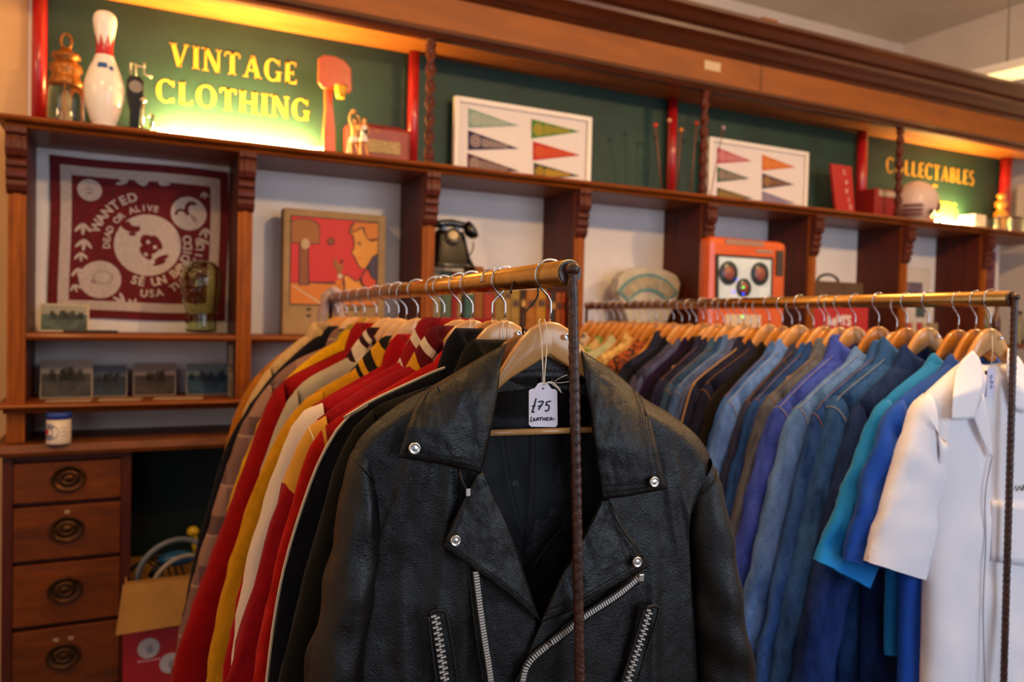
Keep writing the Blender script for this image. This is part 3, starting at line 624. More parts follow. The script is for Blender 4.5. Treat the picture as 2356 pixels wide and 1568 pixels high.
# drawings inside the discs
disc(.43, .41, .055, 2, 0, 24, None, .55, .25); disc(.455, .385, .03, 3, 1, 16, None, .6, 0); disc(.44, .455, .022, 2, 0, 12, None, .5)
for (u, v, r, a, ro) in ((.53, .50, .05, .8, .8), (.58, .50, .05, .45, 1.0), (.52, .57, .05, .5, .9), (.56, .55, .035, .6, -.6), (.61, .60, .045, .35, -.5), (.60, .63, .04, .3, -.4)): disc(u, v, r, 2, 0, 18, None, a, ro)
for (u, v) in ((.53, .50), (.57, .53), (.52, .58)): disc(u, v, .012, 3, 1, 10)
for (u, v, r) in ((.195, .185, .01), (.215, .19, .01), (.205, .215, .014)): disc(u, v, r, 2, 2, 12, None, .6)
for i in range(9):
    a = 1.2+i*.32; disc(.78+.035*math.cos(a), .275-.045*math.sin(a), .012, 2, 0, 10)
    disc(.715+.03*math.cos(a+2), .31+.03*math.sin(a+2), .008, 2, 0, 8)
disc(.79, .33, .03, 2, 2, 14, None, .5, .9)
for i in range(16):
    a = i*.4; disc(.29+.05*math.cos(a), .74+.04*math.sin(a), .006, 2, 2, 8)
disc(.24, .77, .02, 2, 2, 14, None, .6, .4)
tag(mb.build('bandana', [mat('maroon_cotton', '6e0d14', '5a0a10', 40, rough=.9), mat('cream_print', 'c6b3a8', 'b5a196', 60, rough=.9), C('9a7f7a', .9)]), 'maroon and white printed bandana reading WANTED DEAD OR ALIVE, pinned up flat', 'bandana')
# cards and black case on the middle shelf
def card(px0, px1, pyt, Y, z0, label, c1, c2, border='b9a88f', name='postcard', bw=.004, group=None, zb=None, sc=18, lean=.02):
    a, b = at(px0, pyt, Y), at(px1, pyt, Y); zt = a.z; n = Vector((0, 1, 0))
    t = thing(name, label, name.replace('_', ' '), ((a.x+b.x)/2, Y, z0), 0, group)
    MB().add([(a.x, Y, z0), (b.x, Y, z0), (b.x, Y+lean, zt), (a.x, Y+lean, zt), (a.x, Y+.003, z0), (b.x, Y+.003, z0), (b.x, Y+lean+.003, zt), (a.x, Y+lean+.003, zt)],
        [(0, 1, 2, 3), (7, 6, 5, 4), (0, 4, 5, 1), (1, 5, 6, 2), (2, 6, 7, 3), (3, 7, 4, 0)], 0, False).build('card', C(border, .8), t)
    h = zt-z0; f = lambda x, s: (x, Y+lean*s-.0008, z0+h*s); s0, s1 = bw/h, 1-bw/h; m_ = .62
    mb = MB().add([f(a.x+bw, s0), f(b.x-bw, s0), f(b.x-bw, m_), f(a.x+bw, m_)], [(0, 1, 2, 3)], 0, False).add([f(a.x+bw, m_), f(b.x-bw, m_), f(b.x-bw, s1), f(a.x+bw, s1)], [(0, 1, 2, 3)], 1, False)
    W = b.x-a.x-2*bw
    random.seed(px0)
    for k in range(7):   # dark shapes of houses and hills along the horizon
        u = random.random()*.8; w2 = .1+.1*random.random(); hh = .08+.2*random.random()
        mb.add([f(a.x+bw+W*u, .45), f(a.x+bw+W*min(1, u+w2), .45), f(a.x+bw+W*min(1, u+w2*.8), m_+hh*.7), f(a.x+bw+W*(u+w2*.2), m_+hh*.5)], [(0, 1, 2, 3)], 2, False)
    for v in mb.v: v.y -= .0002
    mb.build('picture', [mat(name+'_lo_'+c1, c1, '1d1a18', sc, rough=.7, contrast=.5, detail=8), C(c2, .7), mat(name+'_mid_'+c1, '3a3632', c1, sc*2, rough=.7, contrast=.4)], t)
card(90, 205, 697, 3.20, ZM, 'pale card with a green tinted landscape sketch, left end of middle shelf', '5a6a5c', '97917c', 'c0ad8c', 'sketch_card', .006)
a, b = at(145, 757, 3.10), at(272, 757, 3.10)
tag(MB().box(a.x, b.x, 3.10, 3.13, ZM, ZM+.009).build('black_case', C('14100e', .4), bevel=.003), 'flat black slim case lying on the middle shelf below the bandana', 'case')
card(92, 213, 826, 3.20, ZL, 'largest black and white photograph, left end of the lower shelf', '55504c', '8f857c', 'a89a86', 'photograph')
card(213, 293, 839, 3.22, ZL, 'small dark blue toned photograph of buildings, second on the lower shelf', '2c3c4e', '4a5666', '8d8478', 'photograph')
card(307, 405, 835, 3.22, ZL, 'brownish photograph of low hills, third on the lower shelf', '4a3a30', '7d716c', '8f8378', 'photograph')
card(429, 541, 836, 3.22, ZL, 'colour photograph with blue water and green hill, fourth on the lower shelf', '24506e', '65767c', '8d8478', 'photograph')
card(527, 549, 792, 3.14, ZL, 'narrow cream price card leaning by the upright on the lower shelf', '8a7a62', 'a8957a', 'a8957a', 'price_card', .002)
for k, (p0, p1, py, lb) in enumerate(((105, 215, 912, 'loose card lying flat in front of the largest photograph'), (225, 330, 909, 'loose card lying flat between second and third photographs'), (352, 470, 905, 'loose card lying flat in front of the third photograph'))):
    a, b = at(p0, py, 3.09), at(p1, py, 3.09)
    tag(MB().add([(a.x, 3.06, ZL), (b.x-.01, 3.05, ZL), (b.x, 3.12, ZL), (a.x+.01, 3.13, ZL), (a.x, 3.06, ZL+.004), (b.x-.01, 3.05, ZL+.004), (b.x, 3.12, ZL+.004), (a.x+.01, 3.13, ZL+.004)], [(3, 2, 1, 0), (4, 5, 6, 7), (0, 1, 5, 4), (1, 2, 6, 5), (2, 3, 7, 6), (3, 0, 4, 7)], 0, False).build('flat_card', C('9c8062', .7)), lb, 'card')
# glass head
Y = 3.17; c = at(462, 760, Y); zz = lambda py: at(462, py, Y).z
t = thing('glass_head', 'hollow greenish glass display head standing on the middle shelf', 'glass head', (c.x, Y, ZM))
g = []; rows = [(764, .0, .68), (763, .62, .68), (755, .74, .6), (735, .72, .60), (720, .70, .58), (710, .76, .66), (695, .88, .82), (675, .95, .95), (655, 1.0, 1.02), (637, 1.0, 1.05), (620, .90, .98), (608, .70, .78), (600, .42, .5), (597, .0, .02)]
hw = at(515, 650, Y).x-at(408, 650, Y).x; hw /= 2; cf = [(max(0, r), min(764, max(597, py))) for r, py in fine([(r[1], r[0]) for r in rows], 3)]
for r, py in cf:
    z = zz(py)+.0; row = []
    for k in range(36):
        a = 2*PI*k/36; rr = max(r, 0)*hw; x = rr*math.cos(a)*.92; y = rr*math.sin(a)*1.08
        f_ = math.exp(-((a-4.2)/.28)**2)      # the face looks towards the front left
        for pz, am, wd in ((672, .20, 9), (690, .07, 4), (699, .06, 4), (712, .12, 7), (655, -.10, 6), (684, -.04, 3)):
            x += f_*am*hw*math.exp(-((py-pz)/wd)**2)*math.cos(4.2); y += f_*am*hw*math.exp(-((py-pz)/wd)**2)*math.sin(4.2)
        row.append((c.x+x, Y+y, max(z, ZM)))
    g.append(row)
gh = MB().grid(g, closev=True).build('head', M_gglass, t)
sd = gh.modifiers.new('wall', 'SOLIDIFY'); sd.thickness = .005; sd.offset = -1
# boxed basketball game with printed lid
Yp = 3.23; G8 = lambda x, y, yy=Yp: (at(630+x/5.059, 470+y/5.059, yy).x, at(630+x/5.059, 470+y/5.059, yy).z)
a = G8(120, 45); b = G8(1308, 125)
t = thing('game_box', 'cream boxed game with a red picture of a boy and basketball hoop', 'box', ((a[0]+b[0])/2, Yp+.03, ZM))
ztop = (a[1]+b[1])/2
MB().box(a[0], b[0], Yp, Yp+.075, ZM, ztop).build('box', mat('aged_card', 'b08b58', '8c6a3e', 8, rough=.7, contrast=.9), t, bevel=.003)
pic = MB(); px0, pz1 = G8(205, 130); px1, _ = G8(1212, 190); _, pz0 = G8(200, 1155)
def U(x, y): return (px0+(x-205)/(1212-205)*(px1-px0), pz1-(y-(130+(x-205)*.055))/(1150-130)*(pz1-pz0))
def poly(pts, mi, l): pic.add([(U(*p)[0], Yp-.0006*l-.001, U(*p)[1]) for p in pts], [tuple(range(len(pts)))], mi, False)
poly([(195, 122), (1222, 180), (1222, 1215), (195, 1165)], 0, 0); poly([(207, 135), (1210, 190), (1210, 900), (207, 900)], 1, 1); poly([(207, 905), (800, 935), (1210, 950), (1210, 1200), (207, 1150)], 2, 1)
def blob(cx, cy, rx, ry, mi, l, a0=0, a1=360, n=24): poly([(cx+rx*math.cos(math.radians(a0+(a1-a0)*k/n)), cy-ry*math.sin(math.radians(a0+(a1-a0)*k/n))) for k in range(n if a1-a0 >= 360 else n+1)], mi, l)
hoop = [(207, 200), (300, 168), (400, 175), (480, 205), (520, 260), (522, 445), (410, 450), (207, 435)]
poly([(x+(8 if x > 300 else 0), y+(10 if y > 300 else -10)) for x, y in hoop], 0, 2); poly(hoop, 3, 3)
poly([(292, 440), (400, 440), (418, 940), (292, 935)], 0, 2); poly([(304, 450), (388, 450), (402, 930), (305, 925)], 4, 3); blob(365, 455, 48, 62, 5, 4)
blob(655, 425, 44, 44, 0, 3); blob(655, 425, 30, 30, 4, 4)
face = [(1210, 190), (930, 185), (880, 260), (880, 320), (920, 345), (935, 430), (935, 500), (905, 560), (940, 600), (965, 650), (985, 700), (1025, 745), (1080, 735), (1110, 690), (1140, 610), (1210, 560)]
poly([(x-14, y+4) for x, y in face], 0, 3); poly(face, 6, 4)
poly([(1210, 190), (930, 188), (885, 250), (892, 320), (930, 310), (1020, 260), (1050, 340), (1100, 410), (1150, 420), (1210, 400)], 0, 5); poly([(1210, 200), (935, 195), (897, 250), (903, 308), (1015, 245), (1045, 255), (1062, 335), (1105, 398), (1210, 380)], 2, 6)
poly([(960, 430), (1000, 425), (1010, 440), (965, 445)], 0, 6); poly([(980, 455), (1010, 455), (1005, 470), (985, 470)], 0, 6); poly([(985, 610), (1020, 615), (1015, 625), (990, 622)], 1, 6)
poly([(1210, 560), (1150, 600), (1090, 700), (1060, 760), (1010, 850), (1000, 920), (1080, 1000), (1210, 1010)], 0, 5); poly([(1205, 580), (1160, 610), (1105, 700), (1130, 800), (1160, 870), (1205, 870)], 7, 6); poly([(1090, 755), (1030, 840), (1030, 920), (1100, 985), (1190, 1000), (1195, 890), (1140, 860)], 8, 6)
poly([(800, 830), (850, 815), (960, 890), (1010, 870), (1060, 960), (1050, 1040), (820, 1040), (810, 950)], 0, 4); poly([(815, 840), (850, 830), (950, 905), (1010, 890), (1045, 960), (1030, 1030), (830, 1030), (830, 950)], 6, 5)
poly([(690, 650), (710, 620), (760, 700), (800, 690), (790, 800), (730, 800), (730, 740), (700, 740)], 3, 5); blob(768, 835, 30, 28, 9, 6); blob(785, 660, 16, 20, 0, 6); poly([(720, 880), (790, 870), (810, 990), (770, 990), (755, 930), (735, 990), (705, 990)], 2, 5)
poly([(215, 935), (235, 935), (560, 1150), (530, 1150)], 9, 2)
for k in range(2): poly([(390+k*0, 1205+k*75), (440, 1205+k*75), (440, 1235+k*75), (390, 1235+k*75)], 0, 1)
for k in range(6): poly([(560+k*80, 1222), (620+k*80, 1224), (620+k*80, 1246), (560+k*80, 1244)], 0, 1)
pic.build('printed_picture', [C('2a1a10', .6), C('c8241c', .6), C('cf7414', .6), C('9a5a18', .6), C('8a4a1c', .6), C('b89a70', .6), C('dc8f2a', .6), C('4a3448', .6), C('d4441c', .6), C('c9b393', .6)], t)
# telephone
Y = 3.15; K5 = lambda x, y, yy=Y: at(600+x/2.941, 430+y/2.941, yy)
c = K5(1280, 540); t = thing('telephone', 'black vintage rotary telephone standing on top of the books', 'telephone', (c.x, Y, K5(1280, 548).z))
zb = K5(1280, 548).z; x0, x1 = K5(1172, 520).x, K5(1410, 540).x; zt = K5(1300, 300).z; xc = (x0+x1)/2-.01
g = []
for f, wx, wy in ((0, .105, .08), (.05, .107, .082), (.12, .100, .075), (.3, .088, .062), (.6, .078, .052), (.85, .072, .046), (1, .062, .04)):
    z = zb+(zt-zb)*f; row = []
    for k in range(24):
        a = 2*PI*k/24; ca, sa = math.cos(a), math.sin(a); sq = lambda v: math.copysign(abs(v)**.6, v)
        row.append((xc+wx*sq(ca), Y+.02*f+wy*sq(sa), z))
    g.append(row)
mb = MB().grid(g, closev=True); mb.cap(g[-1]); mb.cap(g[0]); mb.build('body', M_black, t)
dc = K5(1300, 330, Y-.05); dm = MB(); dm.lathe([(.036, -.012), (.036, 0), (.034, .006), (.022, .008)], (0, 0, 0), 28); dm.lathe([(.021, .008), (.019, .010), (0, .010)], (0, 0, 0), 24, 1)
rot = Matrix.Translation((dc.x+.004, Y-.040, dc.z)) @ Matrix.Rotation(-.25, 4, 'Z') @ Matrix.Rotation(math.radians(68), 4, 'X'); dm.xf(rot)
dl = dm.build('dial', [C('55493a', .3), C('c9b48a', .5)], t)
mb = MB()
for k in range(10):
    a = -.6+k*.52; o_ = len(mb.v); mb.lathe([(.0042, .0065), (.0042, .0085), (0, .0086)], (.028*math.cos(a), .028*math.sin(a), 0), 10)
mb.xf(rot).build('finger_hole', M_black, dl)['kind'] = 'stuff'
mb = MB(); hz = zt+.022; hx0, hx1 = x0+.002, K5(1420, 300).x
for s in (-.03, .03): mb.box(xc+s-.008, xc+s+.008, Y-.01, Y+.05, zt-.004, hz-.004)
mb.build('cradle', M_black, t)
MB().tube([(hx0-.01, Y+.02, hz), (hx0+.04, Y+.02, hz+.012), ((hx0+hx1)/2, Y+.02, hz+.016), (hx1-.03, Y+.02, hz+.010), (hx1, Y+.01, hz-.004)], [.015, .016, .017, .016, .015], 12).build('handset', M_black, t)
e = K5(1415, 300, Y-.02)
MB().lathe([(.014, -.02), (.034, -.008), (.042, .012), (.038, .026), (.026, .030), (0, .024)], (0, 0, 0), 24).xf(Matrix.Translation((e.x, Y-.01, e.z)) @ Matrix.Rotation(.9, 4, 'Y') @ Matrix.Rotation(.5, 4, 'X')).build('earpiece', M_black, t)
MB().tube([K5(1435, 370), K5(1440, 400), K5(1425, 445), K5(1400, 480), K5(1370, 510)], .0035, 8).build('cord', M_black, t)
# books
BK = [(1158, 1222, 556, 'a08f68', 'pale cream book, first on the shelf under the telephone'), (1226, 1296, 560, '5c6b52', 'grey green book, second under the telephone'), (1300, 1336, 566, '9c1f20', 'thin bright red book under the telephone'), (1338, 1362, 570, 'b08c5c', 'very thin tan book beside the red one'), (1364, 1388, 570, '2b2a22', 'thin black book beneath the telephone cord'),
      (1390, 1448, 570, '3f6a64', 'teal book with a worn tan patch'), (1452, 1512, 534, '9a5a20', 'tall brown orange book beside the teal one'), (1518, 1588, 558, 'a8341c', 'brick red book in the middle of the row'), (1592, 1650, 600, '9c7a3c', 'ochre cloth book right of the brick red one'), (1652, 1698, 610, 'a88448', 'light ochre book, thinner of two beside dark brown book'), (1700, 1758, 690, 'a8853e', 'short tan book left of the dark brown spine'), (1762, 1800, 690, '3e1d10', 'dark brown leather book between tan and orange'),
      (1804, 1868, 688, 'b26c1c', 'orange ochre book right of the dark brown spine'), (1872, 1936, 686, 'c08620', 'yellow ochre book behind the leather jacket hanger'), (1942, 1966, 712, 'a03420', 'thin rust red book near the upright post'), (1968, 2000, 712, '3a3c34', 'dark grey book with cream foot'), (2003, 2040, 712, 'b05a1c', 'orange book, second from the right of the row'), (2043, 2076, 712, 'b8461c', 'red orange book at right end of the row')]
for p0, p1, pt, cc, lb in BK:
    a, b = K5(p0, pt, 3.13), K5(p1, pt, 3.13); zt = a.z-.001; th = b.x-a.x; d = .13+.02*random.random(); y0 = 3.13
    if zt > zb-.003 and p0 < 1400: zt = zb-.001
    t = thing('book', lb, 'book', ((a.x+b.x)/2, y0+.05, ZM), 0, 'old books on the middle shelf')
    M_ = mat('cloth_'+cc, cc, tuple(x*.62 for x in lin(cc)[:3]), 25, rough=.75, contrast=.9, detail=8)
    mb = MB(); n = 8; sec = [(a.x+th*k/n, y0+.006-.006*math.sin(PI*k/n)) for k in range(n+1)]
    sec = sec+[(b.x, y0+d), (b.x-.002, y0+d), (b.x-.002, y0+.012), (a.x+.002, y0+.012), (a.x+.002, y0+d), (a.x, y0+d)]
    mb.prism(sec, ZM, zt, 0, 'xy').build('cover', M_, t)
    MB().box(a.x+.0022, b.x-.0022, y0+.0125, y0+d-.004, ZM+.003, zt-.004).build('pages', C('c9b68e', .9), t)
    mb = MB()
    for u, h in ((.78, .002), (.70, .012), (.2, .002), (.12, .003)):
        zc = ZM+(zt-ZM)*u; mb.box(a.x+th*.18, b.x-th*.18, y0-.0012, y0+.003, zc-h, zc+h)
    mb.build('spine_bands', C('c99a4a' if sum(lin(cc)[:3]) < .35 else '4a2a16', .5), t)
# shop scale
Y = 3.20; c = at(1487, 745, Y); g_ = lambda px, py, y=Y: (at(px, py, y).x, at(px, py, y).z)
t = thing('shop_scale', 'cream vintage shop scale with a fan shaped teal edged dial', 'scale', (c.x, Y, ZM))
fan = [(1415, 670), (1419, 640), (1432, 624), (1455, 617), (1495, 616), (1530, 622), (1553, 634), (1561, 652), (1556, 680), (1546, 705), (1532, 735), (1525, 762), (1524, 771), (1448, 771), (1447, 762), (1440, 735), (1426, 705)]
pts = [g_(*p) for p in fan]; pts = [(x, max(z, ZM)) for x, z in pts]
MB().prism(pts, Y-.02, Y+.05).build('housing', mat('cream_enamel', 'c8bda6', 'b5a88f', 12, rough=.3, coat=.3), t, bevel=.008)
ring = lambda r0, r1, a0, a1, cx=1488, cy=735, n=20: [(cx+r1*math.cos(math.radians(a0+(a1-a0)*k/n))*.80, cy-r1*math.sin(math.radians(a0+(a1-a0)*k/n))) for k in range(n+1)]+[(cx+r0*math.cos(math.radians(a1+(a0-a1)*k/n))*.80, cy-r0*math.sin(math.radians(a1+(a0-a1)*k/n))) for k in range(n+1)]
MB().prism([g_(*p, Y-.02) for p in ring(66, 106, 35, 143)], Y-.028, Y-.02).build('window_rim', C('5f8a86', .4), t)
MB().prism([g_(*p, Y-.02) for p in ring(73, 99, 39, 139)], Y-.030, Y-.028).build('dial_window', mat('aged_dial', 'b8a888', '8f8468', 30, rough=.2), t)
# orange reel machine
x0, x1 = at(1618, 700, 3.06).x, at(1809, 700, 3.06).x; zt = (at(1625, 532, 3.06).z+at(1800, 545, 3.06).z)/2; Y = 3.06
YM = 2.90
t = thing('reel_machine', 'tall orange rounded machine with a glass window showing two reels, in front of the shelves', 'machine', ((x0+x1)/2, 2.95, 0))
x0, x1 = at(1629, 700, YM).x, at(1808, 700, YM).x; zt = at(1625, 535, YM).z-.01
MB().box(x0, x1, YM, YM+.09, 0, zt).build('case', mat('orange_enamel', 'd95f22', 'c9511a', 5, rough=.35, coat=.3), t, bevel=.03)
G = lambda px, py, y=YM-.002: (at(px, py, y).x, at(px, py, y).z)
q = [G(1646, 584), G(1778, 592), G(1776, 690), G(1646, 690)]
MB().prism(q, YM-.006, YM+.001).build('window_frame', C('2a2622', .3), t)
sc = MB().prism([G(1652, 590), G(1772, 598), G(1770, 687), G(1652, 687)], YM-.009, YM-.006).build('display', mat('display_reflection_tint', 'dfeaf0', 'c3d4da', 10, rough=.15), t)  # pale bluish white paints a mirrored reflection into the window colour
for (px, py, rr) in ((1673, 628, 21), (1745, 630, 21), (1708, 662, 17)):
    x, z = G(px, py); r = rr*3.22/1800*1.5
    o = MB().lathe([(r, -.014), (r, -.009), (r*.8, -.017), (r*.55, -.015), (r*.5, -.018), (r*.1, -.018), (0, -.02)], (x, YM, z), 28, lambda i, j: 1 if i >= 3 else 0, 'y').build('reel', [C('252a30', .3), C('8e4a3e', .4)], sc)
for (px, py, cc) in ((1704, 661, '20e050'), (1704, 676, '2040ff'), (1683, 671, '2030e0'), (1689, 643, '2030c0'), (1702, 728, '60e060')):  # small coloured dots set to glow, mostly over the machine window
    x, z = G(px, py); MB().sphere((x, YM-.02, z), .0045, 0, 10).build('glowing_dot', MATS.get('dot_'+cc) or emit('dot_'+cc, cc, 3.5), sc if py < 700 else t)
MB().prism([G(1670, 549), G(1757, 556), G(1757, 567), G(1670, 561)], YM-.003, YM+.001).build('silver_strip', C('a88474', .4, metal=.4), t)
MB().prism([G(1741, 574), G(1778, 577), G(1778, 582), G(1741, 580)], YM-.003, YM+.001).build('small_plate', C('9a9284', .4, metal=.4), t)
MB().prism([G(1786, 576), G(1801, 577), G(1800, 634), G(1785, 633)], YM-.008, YM+.001).build('coin_panel', C('3a332c', .4), t)
q = [G(1668, 722), G(1750, 724), G(1749, 768), G(1668, 766)]; MB().prism(q, YM-.005, YM+.001).build('instruction_card', C('d2b494', .6), t)
# suitcase and red box
a, b = at(1861, 700, 3.12), at(1988, 700, 3.12); zt = at(1900, 646, 3.12).z
t = thing('suitcase', 'old brown fibre suitcase with a dark arched handle behind the red box', 'suitcase', ((a.x+b.x)/2, 3.2, ZM))
MB().box(a.x+.012, b.x, 3.125, 3.30, ZM, zt).build('shell', mat('brown_fibre', '5c4028', '45301f', 18, rough=.6, bump=.2), t, bevel=.008)
MB().box(a.x+.011, b.x+.001, 3.16, 3.168, ZM, zt+.001).build('seam', C('2e2016'), t)
h0, h1 = at(1884, 643, 3.15), at(1932, 648, 3.15); cx_ = (h0.x+h1.x)/2
MB().tube([(cx_-(h1.x-h0.x)/2*math.cos(s), 3.16, zt-.002+.042*math.sin(s)) for s in [PI*k/12 for k in range(13)]], .0075, 8).build('handle', C('1e1510', .4), t)
a, b = at(1872, 720, 3.075), at(1998, 720, 3.075); zt = at(1930, 690, 3.075).z
t = thing('red_sign_box', 'red box with big white clothing brand lettering behind the denim rack', 'sign', ((a.x+b.x)/2, 3.07, ZM))
MB().box(a.x, b.x, 3.075, 3.12, ZM, zt).build('box', C('b01c1e', .5), t, bevel=.003)
p_ = at(1931, 738, 3.074); mb = MB(); put_text(mb, "LeVI'S", (p_.x, 3.0738, p_.z), EX, EZ, .078, bold=.03, wx=.95); mb.build('white_lettering', C('e8ddd4', .6), t)
# white framed print in the seventh bay
Y = 3.28; a, b = at(2066, 650, Y), at(2141, 650, Y); zt = at(2100, 614, Y).z
t = thing('framed_print', 'white framed print with a small blue and red figure, between dark uprights', 'framed picture', ((a.x+b.x)/2, Y, ZM))
MB().box(a.x, b.x, Y, Y+.02, ZM, zt).build('frame', C('cfc5bd', .5), t, bevel=.003)
for px0, px1, y0, y1, cc, nm in ((2088, 2122, 648, 676, '8a6a74', 'small_picture'), (2108, 2128, 700, 730, '5a6a3c', 'green_motif')):
    q0, q1 = at(px0, y0, Y-.002), at(px1, y1, Y-.002); MB().box(q0.x, q1.x, Y-.002, Y, q1.z, q0.z).build(nm, mat('print_'+cc, cc, '33405a', 30, rough=.7, contrast=.4), t)
for k, (p0, p1, cc) in enumerate(((2088, 2097, 'b04a40'), (2100, 2109, 'c9b49a'), (2112, 2121, 'a83a34'), (2124, 2133, 'b8a588'), (2136, 2158, '8f7a58'))):
    a, b = at(p0, 750, 3.16), at(p1, 750, 3.16)
    tag(MB().box(a.x, b.x, 3.16, 3.25, ZM, at(p0, 742, 3.16).z).build('booklet', C(cc, .7), bevel=.002), ('thin rust red booklet below the framed print', 'thin cream booklet below the framed print', 'thin dark red booklet below the framed print', 'thin beige booklet below the framed print', 'thicker brown booklet right of the framed print')[k], 'booklet')
# dark red printed cloth in the eighth bay
Y = YB-.01; a, b = at(2249, 600, Y), at(2291, 600, Y); zt, z0 = at(2270, 576, Y).z, at(2270, 700, Y).z
tag(MB().box(a.x-.02, b.x, Y, Y+.004, z0, zt).build('printed_cloth', mat('dark_red_print', '5a1420', '8a5a60', 30, rough=.9, contrast=.2)), 'dark red printed cloth pinned in the rightmost visible bay', 'cloth')
def bottle(px, pyt, pyb, Y, rr, m, label, nm='bottle'):
    c = at(px, pyb, Y); zt = at(px, pyt, Y).z; z0 = ZM; H = zt-z0
    t = thing(nm, label, nm.replace('_', ' '), (c.x, Y, z0))
    MB().lathe([(rr, z0), (rr, z0+H*.55), (rr*.8, z0+H*.68), (rr*.35, z0+H*.8), (rr*.33, z0+H*.93)], (c.x, Y, 0), 20).build('body', m, t)
    MB().lathe([(rr*.4, z0+H*.93), (rr*.4, zt)], (c.x, Y, 0), 16).build('cap', C('2a2620'), t)
bottle(2262, 690, 770, 3.16, .03, mat('olive_glass', '6a6a3a', rough=.1, coat=.3), 'olive glass bottle on the right behind the rack rail')
bottle(2290, 700, 770, 3.14, .028, mat('brown_glass', '5a3018', rough=.1, coat=.3), 'brown glass bottle beside the olive one')
bottle(2345, 715, 780, 3.12, .03, M_gglass, 'clear green bottle at the far right edge')
# tin on the desk
Y = 3.03; c = at(135, 1012, Y); r_ = (at(164, 980, Y).x-at(106, 980, Y).x)/2; zt = at(135, 948, Y).z
t = thing('round_tin', 'white round tin with blue lid and radiating blue lines beside a red sun', 'tin', (c.x, Y, ZD))
zl = ZD+(zt-ZD)*.80
MB().lathe([(r_, ZD), (r_*1.02, ZD+.004), (r_, ZD+.008), (r_, zl)], (c.x, Y, 0), 32).build('body', C('cfc3b8', .35), t)
MB().lathe([(r_*1.03, zl), (r_*1.03, zt-.003), (r_*.98, zt), (0, zt)], (c.x, Y, 0), 32).build('lid', C('20409a', .4), t)
mb = MB(); zc = ZD+(zl-ZD)*.5; H = (zl-ZD)
def cyl(a, z, e=.0006): return (c.x+(r_+e)*math.cos(a), Y+(r_+e)*math.sin(a), z)
A0 = -2.35
for k in range(20):
    a = 2*PI*k/20; p0 = [(.011*math.cos(a+s), .011*math.sin(a+s)) for s in (-.12, .12)]; p1 = [(.032*math.cos(a+s), .028*math.sin(a+s)) for s in (.09, -.09)]
    mb.add([cyl(A0+x/r_, min(max(zc+z, ZD+.01), zl-.003)) for x, z in p0+p1], [(0, 1, 2, 3)], 0, False)
mb.build('blue_rays', C('3b4f8a', .4), t)
g = [[cyl(A0-.35+q*.011*math.cos(2*PI*k/16)/r_, zc+q*.011*math.sin(2*PI*k/16), .0012) for k in range(16)] for q in (0, 1)]
MB().grid(g, closev=True).build('red_sun', C('b8302a', .4), t)
mb = MB()
for k in range(3): mb.grid([[cyl(-1.35+.5*i/6, zc+.012-.012*k+.002*j, .0012) for j in range(2)] for i in range(7)])
mb.build('label_text_lines', C('4a5a8a', .4), t)
# boxes in the kneehole
a, b = at(283, 1500, 2.98), at(425, 1500, 2.98); zt = at(330, 1452, 2.98).z
t = thing('red_crate', 'bright red cardboard box with round white emblems under the open brown box', 'box', ((a.x+b.x)/2, 3.1, 0))
MB().box(a.x, b.x+.05, 2.98, 3.28, .0, zt).build('box', C('a8141c', .5), t, bevel=.004)
for px, py in ((342, 1490), (392, 1524)):
    p_ = at(px, py, 2.979); r_ = 22*2.95/1800*.98
    e_ = MB().lathe([(r_, 2.976), (r_, 2.98)], (p_.x, 0, p_.z), 28, 0, 'y').build('round_emblem', C('b9b0b0', .5), t)
    MB().sphere((p_.x+.004, 2.976, p_.z-.004), r_*.5, 0, 12, .6, .05, 1.0).build('emblem_figure', C('8c8a92', .5), e_)
mb = MB(); p_ = at(343, 1518, 2.979)
for k in range(7): mb.box(p_.x-.036+k*.0105, p_.x-.029+k*.0105, 2.9785, 2.98, p_.z-.003, p_.z+.003)
mb.build('small_print', C('d8a0a0'), t)
a, b = at(272, 1400, 2.95), at(440, 1400, 2.95); z1 = at(300, 1338, 2.95).z; zb_ = at(300, 1440, 2.95).z
t = thing('cardboard_box', 'open brown cardboard box of cables and tubing in the kneehole', 'box', ((a.x+b.x)/2, 3.1, zt))
M_cb = mat('cardboard', 'b8853e', 'a87634', 6, rough=.85)
MB().box(a.x+.02, b.x+.05, 2.985, 2.990, zt+.001, z1-.01).box(a.x+.02, b.x+.05, 3.28, 3.285, zt+.001, z1-.01).box(a.x+.02, a.x+.025, 2.99, 3.28, zt+.001, z1-.01).box(b.x+.045, b.x+.05, 2.99, 3.28, zt+.001, z1-.01).box(a.x+.02, b.x+.05, 2.985, 3.285, zt+.001, zt+.006).build('body', M_cb, t)
q = [at(283, 1344, 2.975), at(440, 1328, 2.975), at(440, 1432, 2.93), at(266, 1460, 2.93)]
MB().add([q[0], q[1], q[2], q[3]]+[v+Vector((0, -.004, 0)) for v in q], [(0, 1, 2, 3), (7, 6, 5, 4), (0, 4, 5, 1), (1, 5, 6, 2), (2, 6, 7, 3), (3, 7, 4, 0)], 0, False).build('front_flap', M_cb, t)
def hoop(cx, cy, Y, rr, th, m, label, nm, a0=-20, a1=200, zs=1):
    p = at(cx, cy, Y); pts = [(p.x+rr*math.cos(math.radians(s)), Y+.02*math.sin(math.radians(s*2)), p.z+rr*zs*math.sin(math.radians(s))) for s in [a0+(a1-a0)*k/24 for k in range(25)]]
    tag(MB().tube(pts, th, 10).build(nm, m), label, 'hose' if 'hose' in nm else 'cable', None)
hoop(405, 1320, 3.05, .125, .010, C('6c7480', .4), 'thick grey coiled hose arching out of the cardboard box', 'grey_hose')
hoop(425, 1345, 3.02, .105, .008, C('9a9084', .4), 'pale beige hose loop in front of the grey hose', 'beige_hose')
